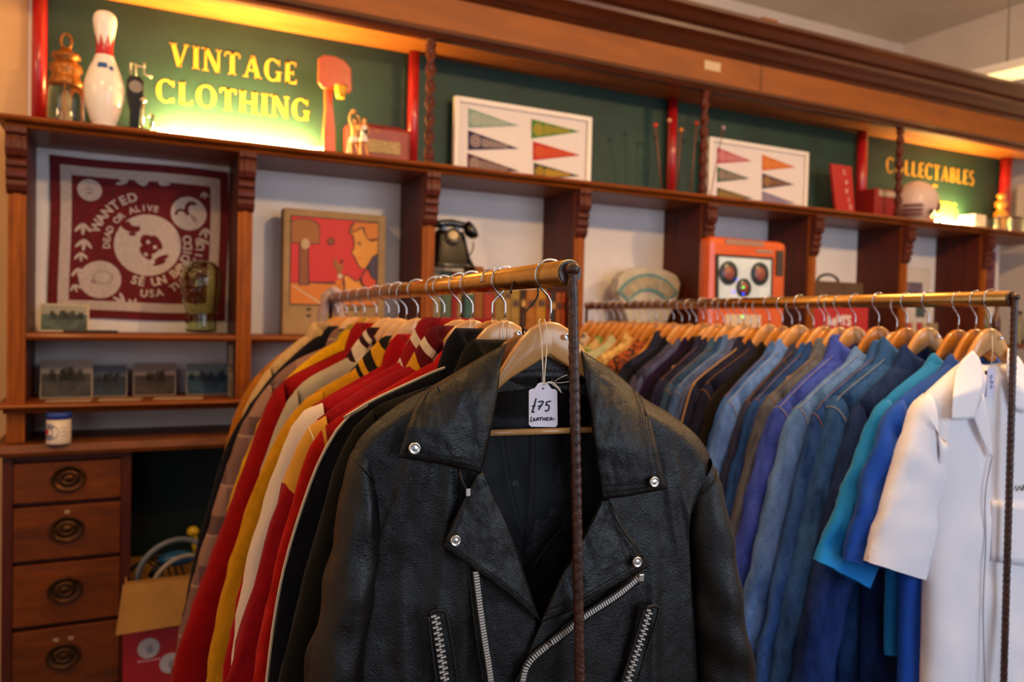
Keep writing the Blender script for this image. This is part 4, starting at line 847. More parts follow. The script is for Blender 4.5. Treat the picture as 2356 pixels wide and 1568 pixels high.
for k in range(5): hoop(322+k*9, 1325+k*3, 3.09+.02*k, .05+.012*k, .004, C('151312', .4), ('thin black cable loop nearest the chest of drawers', 'second black cable loop from the chest of drawers', 'middle black cable loop in the cardboard box', 'fourth black cable loop in the cardboard box', 'largest black cable loop in the cardboard box')[k], 'black_cable')
p_ = at(408, 1283, 3.14); t = thing('power_tool', 'shiny blue rounded tool lying among the hoses in the box', 'tool', (p_.x, 3.14, p_.z-.05))
MB().sphere(p_, .05, 0, 20, 1.35, .8, .55).build('blue_body', C('2c5f8c', .25), t); MB().tube([p_+Vector((-.05, 0, -.01)), p_+Vector((-.09, 0, -.06))], .014, 10).build('grip', C('1a1a1c', .4), t)
p_ = at(444, 1222, 3.12); tag(MB().sphere(p_, .022, 0, 14, 1, 1, .9).tube([p_, p_+Vector((.02, .02, -.12))], .012, 10).build('yellow_tool', C('c8a410', .4)), 'bright yellow tool handle poking up behind the coats', 'tool')
# ================================================================ clothes rails
class Rail:
    def __init__(s, N, F):
        s.N, s.F = Vector(N), Vector(F); s.L = (s.F-s.N).length; d = s.F-s.N; s.dz = d.z; d.z = 0; d.normalize(); s.d = d; s.u = Vector((d.y, -d.x, 0)); s.rz = math.atan2(-d.x, d.y)
    def pos(s, t): return s.N+(s.F-s.N)*t
    def tpx(s, px):
        lo, hi = -.02, 1.05
        def f(t):
            c = s.pos(t)-CAMP; return PCX+FPX*c.dot(CR)/c.dot(CF)-px
        for _ in range(50):
            m = (lo+hi)/2
            if f(lo)*f(m) <= 0: hi = m
            else: lo = m
        return lo
    def loc(s, px, py, t, y=0):
        """photo point on the plane across the rail at t, y metres further along it -> local (u, y, z)"""
        o = s.pos(t); r = ray(px, py); k = ((o-CAMP).dot(s.d)+y)/r.dot(s.d); p = CAMP+r*k
        return Vector(((p-o).dot(s.u), y, p.z-o.z))
RL = Rail((.504, .869, 1.614), (.634, 2.754, 1.616)); RR = Rail((1.668, 1.024, 1.6216), (1.7856, 2.915, 1.625))
TR_ = .0168
def rebar(mb, a, b, r):
    a, b = Vector(a), Vector(b); n = int((b-a).length/.0045); ax = (b-a).normalized(); e1 = ax.cross(Vector((1, 0, 0))).normalized(); e2 = ax.cross(e1); g = []
    for i in range(n+1):
        row = []
        for k in range(10):
            th = 2*PI*k/10; ph = (i*.0045/.0135+k/20.) % .5
            rr = r*(1+.13*(1 if ph < .17 else 0)+(.14 if k in (0, 5) else 0))
            row.append(a+(b-a)*(i/n)+e1*rr*math.cos(th)+e2*rr*math.sin(th))
        g.append(row)
    mb.grid(g, closev=True); mb.cap(g[0]); mb.cap(g[-1])
for R_, lb, foot in ((RL, 'brass clothes rail on bent rebar legs carrying the leather and varsity jackets', (1334, 1568)), (RR, 'brass clothes rail on bent rebar legs carrying denim jackets and bright shirts', (2309, 1568))):
    t = thing('clothes_rail', lb, 'clothes rail', (R_.pos(.5).x, R_.pos(.5).y, 0), 0, 'brass clothes rails')
    a, b = R_.pos(0), R_.pos(1); ax = (b-a).normalized()
    MB().tube([a, b], TR_, 28).build('rail_tube', M_brass, t)
    for e, s in ((a, -1), (b, 1)):
        mb = MB(); mb.tube([e-ax*s*.004, e+ax*s*.003], TR_*.93, 24); mb.build('end_cap', M_rebar, t)
        top = e+ax*s*.0085+Vector((0, 0, .004))
        if s < 0:
            q = R_.loc(foot[0], foot[1], 0, -.01); w = R_.N+R_.u*q.x+R_.d*q.y+Vector((0, 0, q.z)); w = top+(w-top)*(top.z/(top.z-w.z))
        else: w = Vector((top.x, top.y+.01, 0))
        w.z = .01
        mb = MB(); rebar(mb, top+Vector((0, 0, -.004)), w, .0066); mb.sphere(top, .0085, 0, 12, 1.15, 1.3, 1.1); mb.build('leg', M_rebar, t)
        mb = MB(); mb.tube([w-R_.u*.24, w+R_.u*.24], .0075, 10); mb.build('foot', M_rebar, t)

# ---------------------------------------------------------------- hangers
M_hw = [mat('beech_hanger', 'd8a468', 'c98f52', 5, (1, 6, 6), rough=.28, coat=.6, contrast=.7), mat('golden_hanger', 'c98432', 'b06c20', 5, (1, 6, 6), rough=.28, coat=.6, contrast=.7), mat('brown_hanger', '8a541c', '6e3d10', 5, (1, 6, 6), rough=.35, coat=.3, contrast=.7)]
def zt_h(u):
    a = abs(u); pts = [(0, -.063), (.012, -.0645), (.028, -.073), (.042, -.088), (.055, -.106), (.066, -.124), (.085, -.152), (.12, -.180), (.16, -.205), (.18, -.214)]
    for (x0, z0), (x1, z1) in zip(pts, pts[1:]):
        if a <= x1: return z0+(z1-z0)*(a-x0)/(x1-x0)
    return -.203
def zb_h(u):
    a = abs(u); pts = [(0, -.107), (.055, -.139), (.09, -.168), (.12, -.194), (.16, -.218), (.18, -.220)]
    for (x0, z0), (x1, z1) in zip(pts, pts[1:]):
        if a <= x1: return z0+(z1-z0)*(a-x0)/(x1-x0)
    return -.208
def hanger_meshes(kind):
    mb = MB(); g = []
    us = [-.148+.296*i/64 for i in range(65)]
    for u in us:
        zt, zb = zt_h(u), zb_h(u); y = -.001+.08*u*u; h = .0065
        if abs(u) > .144: h *= .6
        c = min(.004, (zt-zb)*.3)
        g.append([(u, y-h, zb+c), (u, y-h*.6, zb), (u, y+h*.6, zb), (u, y+h, zb+c), (u, y+h, zt-c), (u, y+h*.6, zt), (u, y-h*.6, zt), (u, y-h, zt-c)])
    mb.grid(g, closev=True); mb.cap(g[0]); mb.cap(g[-1])
    hk = MB(); pts = [(.0215*math.cos(a), 0, .0215*math.sin(a)-.001) for a in [math.radians(-8+198*k/22) for k in range(23)]]
    if kind == 1: pts = [(-x, y, z) for x, y, z in pts]; s = -1
    else: s = 1
    pts += [(-.0195*s, 0, -.010), (-.013*s, 0, -.019), (-.004*s, 0, -.027), (.002*s, 0, -.036), (.0025*s, 0, -.048), (0, 0, -.068)]
    hk.tube(pts, .00165, 8)
    cb = MB().tube([(-.14, .003, -.212), (.14, .003, -.212)], .0045, 10)
    for sx in (-1, 1): cb.tube([(sx*.14, .003, -.198), (sx*.14, .003, -.214)], .0045, 8)
    scw = MB().lathe([(.0045, -.0005), (.0045, .001), (.003, .0015), (.002, .0007), (0, .0007)], (.021, -.011, -.083), 16, 0, 'y')
    scw.v = [Vector((v.x, -.0125-(v.y+.011), v.z)) for v in scw.v]
    return mb, hk, cb, scw
HP = {}
def hanger(R_, t, label, tone=0, kind=0, tilt=0, bronze=False, flip=False, dz=0):
    loc = R_.pos(t)+Vector((0, 0, dz))
    h = thing('wooden_hanger', label, 'coat hanger', loc, R_.rz+tilt, 'wooden hangers on the '+('left' if R_ is RL else 'right')+' rail')
    key = (tone, kind, bronze)
    if key not in HP:
        a, b, c, d = hanger_meshes(kind)
        HP[key] = [a.build('hanger_body', M_hw[tone], h, world=False), b.build('hook', M_darkwire if bronze else M_chrome, h, world=False), c.build('trouser_bar', M_hw[tone], h, world=False), d.build('screw', M_chrome, h, world=False)]
    else:
        for o in HP[key]:
            c = o.copy(); COL.objects.link(c); c.parent = h; ABS[c.name] = ABS[h.name].copy()
    return h

# ---------------------------------------------------------------- garments
def lerp_poly(P, s):
    L = [0]
    for a, b in zip(P, P[1:]): L.append(L[-1]+math.dist(a, b))
    x = s*L[-1]
    for i in range(len(P)-1):
        if x <= L[i+1]+1e-9:
            f = (x-L[i])/max(1e-9, L[i+1]-L[i]); return tuple(P[i][k]+(P[i+1][k]-P[i][k])*f for k in range(len(P[0])))
    return P[-1]
def smoothp(P, n=3):
    for _ in range(n):
        Q = [P[0]]
        for a, b in zip(P, P[1:]): Q += [tuple(a[k]*.75+b[k]*.25 for k in range(2)), tuple(a[k]*.25+b[k]*.75 for k in range(2))]
        P = Q+[P[-1]]
    return P
def nz(x, y, z, s): return noise.noise(Vector((x*s, y*s, z*s)))
def garment(R_, t, name, label, cat, outer, body, sleeve=None, collar=None, style='shirt', half=.026, zhem=-.80, zcuff=-1.0, cz=-.098, group=None, seam=None, piping=None, short=False, yaw=0, cw=.062, stripes=None, tipmat=None, seed=0, wr=1.0, cuffmat=None, hemmat=None, hang=None, dz=0, sw=.125):
    """outer: local (u,z) silhouette of the near-side shoulder and sleeve, from the neck down"""
    sleeve = sleeve or body; collar = collar or body
    T = thing(name, label, cat, R_.pos(t)+Vector((0, 0, dz)), R_.rz+yaw, group)
    # shoulder tip = first point where the outline turns steep
    out = list(outer); k = max(i for i, p in enumerate(out) if i == 0 or (abs(p[1]-out[i-1][1]) < 1.25*abs(p[0]-out[i-1][0]))) if True else 1
    k = max(1, k); tip = out[k]; sh = [(-.068, -.130)]+[p for p in out[:k+1] if p[0] < -.08]
    shl = smoothp(sh, 2)
    def ztop(u):
        a = -abs(u)
        if a > shl[0][0]: return shl[0][1]-.012*(1-(a/shl[0][0])**2)
        for p, q in zip(shl, shl[1:]):
            if q[0] <= a <= p[0]: return p[1]+(q[1]-p[1])*((p[0]-a)/max(1e-6, p[0]-q[0]))
        return shl[-1][1]
    ut = abs(tip[0])-.020; rnd = seed*7.3+t*31
    NS, NV = 26, 30; gf, gb = [], []
    for j in range(NV+1):
        v = j/NV; rf, rb = [], []
        for i in range(NS+1):
            s = -1+2*i/NS; hw = ut*(1-.10*min(1, v/.3)) if v < .3 else ut*(.90-.06*(v-.3))
            u = s*hw; z = ztop(s*ut)*(1-v)+zhem*v
            if v < .3: z = ztop(s*ut)-(v*(ztop(0)-zhem)); z = z*(1-v/.3*.0)
            z = ztop(s*ut)+(zhem-ztop(s*ut))*v
            edge = (1-abs(s)**5)**.5 if abs(s) < 1 else 0
            th = half*edge*min(1, .16+(v/.045)**.6) if v < .05 else half*edge*(1+.18*math.sin(v*3))
            fold = wr*(.004*math.sin(u*34+rnd+2*math.sin(v*4+rnd))*min(1, v*3)+.005*nz(u+rnd, 0, z, 9)+.003*nz(u+rnd, 3, z, 24))
            rf.append((u, -th-fold*edge, z)); rb.append((u, th-fold*edge*.6, z))
        gf.append(rf); gb.append(rb)
    mb = MB(); mb.grid(gf, 0); mb.grid(gb, 0)
    mb.grid([[gf[0][i], gb[0][i]] for i in range(NS+1)], 0); mb.build('body', body, T, world=False)
    if hemmat: MB().grid([[(x, y*1.05, z-.001) for x, y, z in gf[j]] for j in (NV-2, NV-1, NV)], 0).build('rib_hem', hemmat, T, world=False)
    # sleeves
    pv = out[k-1]; Ls = math.dist(pv, tip); fi_ = min(.9, .040/max(1e-6, Ls)); pin = (tip[0]+(pv[0]-tip[0])*fi_, tip[1]+(pv[1]-tip[1])*fi_-.002)
    ext = smoothp([pin]+out[k:], 2)
    last, prev = ext[-1], ext[-3]; dx, dzz = last[0]-prev[0], last[1]-prev[1]
    while ext[-1][1] > zcuff: ext.append((ext[-1][0]+dx*.92, ext[-1][1]+dzz)); dx *= .95
    arm = [(tip[0]+.045, tip[1]-.165 if not short else tip[1]-.165)]
    inner = [arm[0]]
    wds = lambda f: (sw*(1-.22*f) if not short else .150+.02*f)
    n = 26
    for i in range(1, n+1):
        f = i/n; a = lerp_poly(ext, min(1, f)); b = lerp_poly(ext, min(1, f+.02)) if f < .98 else a; c = lerp_poly(ext, max(0, f-.02))
        tx, tz = b[0]-c[0], b[1]-c[1]; L = math.hypot(tx, tz) or 1; tx, tz = tx/L, tz/L
        nx, nz_ = -tz, tx
        w_ = wds(f); p = (a[0]+nx*w_, a[1]+nz_*w_); blend = min(1, f/.22)
        q = (arm[0][0]*(1-blend)+p[0]*blend, (arm[0][1]-.28*f*0-(a[1]-ext[0][1])*-1*(1 if blend < 1 else 0))*(1-blend)+p[1]*blend) if blend < 1 else p
        inner.append(q)
    for sx in (1, -1):
        g = []
        for i in range(n+1):
            f = i/n; O = lerp_poly(ext, f) if i else ext[0]; I = inner[i]; row = []
            hs = half*(1.05 if short else 1.15)*(1-.15*f)
            if f < .12: hs = half*(1.08+.6*f)
            for m in range(20):
                a = 2*PI*m/20; ca, sa = math.cos(a), math.sin(a)
                ca_ = math.copysign(abs(ca)**.8, ca); sa_ = math.copysign(abs(sa)**.8, sa)
                mx, mz = (O[0]+I[0])/2, (O[1]+I[1])/2; ex, ez = (O[0]-I[0])/2, (O[1]-I[1])/2
                u, z = mx+ex*ca_, mz+ez*ca_
                y = hs*sa_+wr*(.007*nz(u*1.2+rnd, a*.2, z*1.5, 13)+.004*math.sin(z*42+u*30+rnd)*max(.2, nz(z, rnd, 0, 6)+.5))*min(1, f*5)
                r = wr*(.004*nz(u*3+rnd, a*.6, z*4, 8)+.004*nz(u*2+rnd, a*.4, z*5, 16))*min(1, f*6)
                row.append((sx*(u-r), y+.0, z))
            g.append(row)
        smb = MB()
        sm = [sleeve]
        if tipmat: sm.append(tipmat)
        smb.grid(g, (lambda i, j: 1 if i < 4 else 0) if tipmat else 0, closev=True)
        if not short: smb.cap(g[-1])
        o = smb.build('sleeve', sm, T, world=False)
        if short:
            sd = o.modifiers.new('cloth', 'SOLIDIFY'); sd.thickness = .0012
            MB().grid([[(p[0]*1.001, p[1]*1.05, p[2]) for p in g[-3]], [(p[0]*1.002, p[1]*1.06, p[2]) for p in g[-1]]], closev=True).build('sleeve_hem', sleeve, T, world=False)
        if cuffmat: MB().grid([[(p[0], p[1]*1.08, p[2]) for p in r] for r in g[-4:]], closev=True).build('rib_cuff', cuffmat, T, world=False)
        if seam and sx > 0 or (seam and not short and sx < 0):
            mb = MB(); ring = [(p[0]*1.0, p[1]*1.12, p[2]) for p in g[1]]; mb.tube(ring+[ring[0]], .0011, 5)
            if piping is None and style != 'rib':
                mb.tube([(sx*a, -half*.35-.002, z+.0015) for a, z in shl], .0009, 5)
            mb.build('stitching', seam, T, world=False)
        if piping:
            pl = [(O[0]-.001, O[1]+.001) for O in shl[1:]+[lerp_poly(ext, q/30) for q in range(31)]]
            MB().tube([(sx*a, -half*.42, z) for a, z in pl], .0024, 7).build('piping', piping, T, world=False)
    # collar
    if style != 'none':
        g = []; NA = 34; ry = max(.018, half*.9)
        prof = {'shirt': [(0, 0, 0), (.001, .022, .4), (.002, .040, .8), (.005, .047, 1), (.011, .040, 1), (.019, .020, 1), (.028, -.004, 1), (.036, -.020, 1)],
                'rib': [(0, -.006, 0), (.0, .02, .3), (.001, .040, .7), (.004, .048, 1), (.011, .044, 1), (.018, .036, 1), (.026, .027, 1), (.034, .018, 1), (.042, .008, 1), (.050, -.002, 1), (.058, -.013, 1), (.064, -.022, 1)],
                'sherpa': [(-.004, 0, 0), (0, .03, .5), (.004, .055, 1), (.014, .060, 1), (.026, .045, 1), (.038, .012, 1), (.044, -.03, 1)]}[('rib' if style == 'rib' else 'sherpa' if style in ('sherpa', 'fold') else 'shirt')]
        top = cz+.002; hmax = max(q[1] for q in prof)
        for i in range(NA+1):
            sw_ = 125 if style == 'rib' else 150; a = math.radians(-sw_+2*sw_*i/NA); sa, ca = math.sin(a), math.cos(a); row = []
            fr = max(0, -ca)   # towards the opening
            for (o_, h_, k_) in prof:
                rx_ = cw+o_*1.05; r_y = ry+o_*.45
                z = (-.148-.028*fr)+h_*((top+.148)/hmax)*(1-.25*fr)
                if h_ < .02 and o_ > .012: z -= .040*fr
                x = rx_*math.copysign(abs(sa)**.8, sa); y = r_y*math.copysign(abs(ca)**.9, ca)
                if style == 'sherpa': x += .006*nz(x, y, z, 60); z += .006*nz(x+5, y, z, 60)
                row.append((x*(1+.0*fr), y-.004*fr, z))
            g.append(row)
        cms = [collar]
        fi = 0
        if stripes:
            cms = stripes[0]; pat = stripes[1]; fi = (lambda i, j: pat[min(j, len(pat)-1)])
            if len(stripes) > 2: NAm = NA; fi = (lambda i, j: pat[int(abs(i-NAm/2)*2/NAm*len(pat)) % len(pat)])
        c = MB().grid(g, fi).build('collar', cms, T, world=False)
        sd = c.modifiers.new('cloth', 'SOLIDIFY'); sd.thickness = .0035 if style != 'shirt' else .002; sd.offset = 0
        if seam:
            MB().tube([Vector(r[-1])+Vector((0, -.001, .004)) for r in g], .0009, 5).build('stitching', seam, T, world=False)
    return T
def wool(n, c, c2=None): return mat(n, c, c2 or tuple(x*.72 for x in lin(c)[:3]), 60, rough=.92, sheen=.04, bump=.25, bscale=420, contrast=.7, spec=.1)
def denim(n, c, c2, k=1):
    f = lambda h: (lin(h)[0]*1.0, lin(h)[1]*.82, lin(h)[2]*1.25)
    g = lambda h: tuple(min(1, x*1.55+.012) for x in f(h))
    return mat(n, tuple(x*.72 for x in f(c)), g(c2), 11, (2.2, 2.2, .8), rough=.85, bump=.5, bscale=260, contrast=.75, detail=14, spec=.10)
def cotton(n, c, c2=None): return mat(n, c, c2 or tuple(x*.88 for x in lin(c)[:3]), 5, rough=.75, bump=.10, bscale=300, contrast=.6, spec=.25, sheen=.1)
def outline(R_, t, pts): return [tuple((lambda q: (q.x, q.z))(R_.loc(px, py, t))) for px, py in pts]
# knitted stripe materials, plaid
def plaid(n):
    m = bpy.data.materials.new(n); m.use_nodes = True; nt = m.node_tree; N = nt.nodes; L = nt.links; b = N['Principled BSDF']; b.inputs['Roughness'].default_value = .9
    tc = N.new('ShaderNodeTexCoord'); sp = N.new('ShaderNodeSeparateXYZ'); L.new(tc.outputs['Object'], sp.inputs[0])
    def stripe(o, per, w):
        a = N.new('ShaderNodeMath'); a.operation = 'MULTIPLY'; a.inputs[1].default_value = 1/per; L.new(o, a.inputs[0])
        f = N.new('ShaderNodeMath'); f.operation = 'FRACT'; L.new(a.outputs[0], f.inputs[0])
        g = N.new('ShaderNodeMath'); g.operation = 'LESS_THAN'; g.inputs[1].default_value = w; L.new(f.outputs[0], g.inputs[0]); return g.outputs[0]
    s1, s2, s3 = stripe(sp.outputs['Z'], .13, .42), stripe(sp.outputs['X'], .12, .45), stripe(sp.outputs['Z'], .13, .05)
    def mix(f, a, b_):
        x = N.new('ShaderNodeMix'); x.data_type = 'RGBA'; L.new(f, x.inputs[0])
        for i, v in ((6, a), (7, b_)):
            if isinstance(v, str): x.inputs[i].default_value = lin(v)
            else: L.new(v, x.inputs[i])
        return x.outputs[2]
    c = mix(s1, '8a6654', '5c403a'); c2 = mix(s2, c, '745248'); c3 = mix(s3, c2, '9a7a68'); L.new(c3, b.inputs['Base Color'])
    MATS[n] = m; return m
M_yrib, M_krib, M_mrib, M_wrib, M_rrib = wool('yellow_rib', 'd09218'), wool('black_rib', '1c1814'), wool('maroon_rib', '5e0c12'), wool('cream_rib', 'd8c4a4'), wool('red_rib', '8c0e14')
J = 'jackets on the left rail'
LJ = [
 ('wool_jacket', 'black olive wool jacket directly behind the black leather jacket', 'jacket', 1208, [(1040, 870), (940, 905), (860, 935), (815, 975), (770, 1060), (735, 1190), (690, 1370), (640, 1568)], dict(body=wool('black_olive_wool', '100f09'), style='fold', cz=-.095, half=.026)),
 ('track_jacket', 'navy wool jacket with white cord piping along the shoulder and sleeve', 'jacket', 1161, [(1010, 848), (930, 885), (850, 922), (790, 960), (735, 1050), (695, 1160), (655, 1290), (630, 1420), (613, 1568)], dict(body=wool('navy_wool', '0a0a12'), piping=cotton('cream_cord', 'd8c0a0'), style='fold', cz=-.080, half=.024)),
 ('fleece_jacket', 'bright orange red jacket mostly hidden, just behind the navy piped jacket', 'jacket', 1137, [(1005, 825), (905, 885), (800, 945), (742, 982), (716, 1010), (690, 1090), (650, 1230)], dict(body=wool('orange_red_wool', 'b01408'), style='fold', cz=-.112, half=.015)),
 ('varsity_jacket', 'red varsity jacket with mustard shoulder inserts and maroon striped rib collar', 'jacket', 1086, [(985, 800), (900, 855), (795, 918), (700, 985), (672, 1050), (630, 1180), (585, 1330), (520, 1568)], dict(body=wool('crimson_wool', '900612'), sleeve=wool('crimson_wool', '900612'), tipmat=cotton('mustard_leather', 'c88c22'), seam=cotton('cream_cord', 'd8c0a0'), style='rib', cz=-.078, half=.028, stripes=([M_mrib, M_wrib, M_yrib], [0, 0, 0, 0, 0, 1, 0, 2, 2, 1, 0]))),
 ('varsity_jacket', 'red varsity jacket with white sleeves and red and white striped collar', 'jacket', 1059, [(950, 815), (860, 865), (760, 912), (690, 945), (655, 1010), (610, 1140), (565, 1290), (540, 1440), (530, 1568)], dict(body=wool('bright_crimson_wool', '9c0814'), sleeve=cotton('white_leather', 'd8c4ac'), style='rib', cz=-.064, half=.026, stripes=([M_rrib, M_wrib], [0, 0, 0, 0, 0, 1, 0, 0, 1, 1, 0]))),
 ('snap_jacket', 'bright red plain jacket between the white sleeved and mustard ones', 'jacket', 1004, [(930, 795), (880, 840), (800, 885), (720, 930), (668, 985), (630, 1090), (590, 1210)], dict(body=wool('pure_red_wool', 'a40814'), style='fold', cz=-.098, half=.015)),
 ('varsity_jacket', 'mustard yellow varsity jacket with black and yellow striped rib collar', 'jacket', 960, [(850, 830), (780, 870), (700, 915), (645, 985), (600, 1080), (555, 1200), (510, 1360), (482, 1500), (474, 1568)], dict(body=wool('mustard_wool', 'c98a10'), style='rib', cz=-.105, half=.022, stripes=([M_krib, M_yrib], [0, 0, 0, 0, 0, 1, 1, 0, 0, 1, 0]))),
 ('bomber_jacket', 'pale grey cream bomber jacket with brown and cream striped collar', 'jacket', 916, [(850, 805), (770, 838), (700, 872), (655, 925), (612, 1040), (575, 1180), (530, 1340)], dict(body=cotton('grey_cream_cotton', 'a89a80'), style='rib', cz=-.09, half=.022, stripes=([wool('brown_rib', '35131a'), M_wrib], [0, 0, 0, 0, 1, 0, 1, 1, 0, 0, 0]))),
 ('wool_coat', 'long sleeved red wool coat with a stitched sleeve seam, widest red shape on the left', 'coat', 893, [(800, 800), (710, 843), (655, 872), (622, 905), (592, 985), (540, 1130), (470, 1320), (410, 1480), (392, 1568)], dict(body=wool('poppy_red_wool', '94080c'), seam=wool('dark_red_thread', '7a0c10'), style='fold', cz=-.080, half=.038)),
 ('yellow_jacket', 'bright yellow jacket whose shoulder shows left of the red wool coat', 'jacket', 865, [(790, 775), (725, 812), (665, 862), (628, 905), (598, 965), (560, 1060)], dict(body=wool('bright_yellow_wool', 'd8a008'), style='fold', cz=-.10, half=.024)),
 ('plaid_jacket', 'brown and beige plaid wool jacket with a long sleeve', 'jacket', 838, [(745, 800), (690, 822), (645, 852), (600, 905), (556, 975), (505, 1120), (455, 1290), (425, 1400), (400, 1510)], dict(body=plaid('brown_plaid_wool'), style='fold', cz=-.10, half=.034)),
 ('dark_jacket', 'thin black jacket edge just left of the plaid jacket', 'jacket', 817, [(735, 765), (680, 812), (620, 868), (565, 945), (525, 1010), (500, 1090), (470, 1190)], dict(body=wool('ink_wool', '15121a'), style='fold', cz=-.095, half=.024)),
 ('sherpa_jacket', 'jacket with a fluffy cream sherpa collar near the far end', 'jacket', 797, [(715, 760), (650, 810), (600, 865), (565, 930), (545, 1000)], dict(body=wool('cream_sherpa', 'c9a878', 'a88858'), style='sherpa', cz=-.085, half=.038, cw=.085)),
 ('tan_jacket', 'orange tan jacket at the far end of the left rail', 'jacket', 777, [(690, 780), (625, 828), (580, 872), (548, 930), (528, 985), (510, 1060)], dict(body=wool('orange_tan_suede', 'b06a18'), style='fold', cz=-.10, half=.03)),
]
for i, (nm, lb, cat, hook, pts, kw) in enumerate(LJ):
    t = RL.tpx(hook)
    garment(RL, t, nm, lb, cat, outline(RL, t, pts), seed=i+1, group='jackets on the left rail', **kw)
# hood of the yellow jacket
t_ = RL.tpx(865)
hd = thing('hooded_jacket', 'olive yellow crumpled hooded garment hanging behind the bright yellow jacket', 'jacket', RL.pos(t_+.03), RL.rz)
g = []
for i in range(16):
    a = PI*i/15; g.append([((.02+.07*math.sin(b))*math.cos(a)*1.1+.008*nz(a, b, 0, 4), .03*math.sin(b)*math.sin(a)+.01, -.15+.055*math.sin(a)+.012*nz(a*2, b*2, 3, 2)-.03*math.cos(b)) for b in [PI*j/11 for j in range(12)]])
MB().grid(g).build('hood', cotton('olive_yellow_nylon', '8f7c10'), hd, world=False)
hd2 = MB().grid([[(-.09+.18*i/8, .012*math.sin(i), -.15-.3*j/8-.05*abs(i-4)/4) for i in range(9)] for j in range(9)]).build('body', cotton('olive_yellow_nylon', '8f7c10'), hd, world=False)
hd2.modifiers.new('cloth', 'SOLIDIFY').thickness = .01
# fluffy scarf at the far end
p0 = RL.pos(.985); mb = MB(); g = []
for i in range(40):
    f = i/39; a = PI*f; cx = -.045*math.cos(a*1.0) if f < .5 else .03*math.sin((f-.5)*2)*-1-.0
    x = -.05+.09*f; z = (.028*math.sin(PI*min(1, f*1.2)) if f < .85 else .0)-(.17*max(0, .35-f)/.35)-(.16*max(0, f-.7)/.3)
    g.append([p0+RL.u*(x+.017*math.cos(b)+.006*nz(i*.3, b, 0, 2))+Vector((0, .026*math.sin(b)+.006*nz(i*.3, b, 5, 2), z+.014*math.cos(b))) for b in [2*PI*j/14 for j in range(14)]])
mb.grid(g, closev=True); mb.cap(g[0]); mb.cap(g[-1])
tag(mb.build('fluffy_scarf', wool('pale_pink_fleece', 'c4a898', '9c8488')), 'pale fluffy scarf draped over the far end of the left rail', 'scarf')
HL = [(1208, 'brown wooden hanger with a dark bronze hook behind the leather jacket', 2, 1, True, -.02), (1161, 'pale wooden hanger carrying the navy piped jacket', 0, 0, False, .012), (1137, 'golden wooden hanger carrying the orange red jacket', 1, 1, False, 0), (1086, 'pale wooden hanger carrying the red jacket with mustard shoulders', 0, 0, False, .004), (1059, 'pale wooden hanger carrying the white sleeved varsity jacket', 0, 0, False, .012), (1021, 'light wooden hanger in the gap before the bright red jacket', 0, 0, False, 0), (1004, 'light wooden hanger carrying the bright red plain jacket', 0, 0, False, 0),
      (960, 'large pale wooden hanger carrying the mustard varsity jacket', 0, 0, False, .008), (934, 'smaller pale wooden hanger beside the mustard jacket hanger', 0, 0, False, -.004), (916, 'large pale wooden hanger carrying the grey cream bomber', 0, 0, False, .01), (893, 'wooden hanger carrying the long red wool coat', 0, 0, False, 0), (865, 'wooden hanger carrying the bright yellow jacket', 1, 0, False, 0), (838, 'golden wooden hanger carrying the plaid jacket', 1, 0, False, 0), (817, 'wooden hanger carrying the thin black jacket', 0, 0, False, 0), (797, 'golden wooden hanger above the cream sherpa collar', 1, 0, False, .006), (777, 'farthest wooden hanger on the left rail', 1, 0, False, 0)]
for i, (hook, lb, tone, kind, br, dz) in enumerate(HL):
    hanger(RL, RL.tpx(hook), lb, tone, kind, .03*math.sin(i*2.3), br, dz=min(dz, 0))

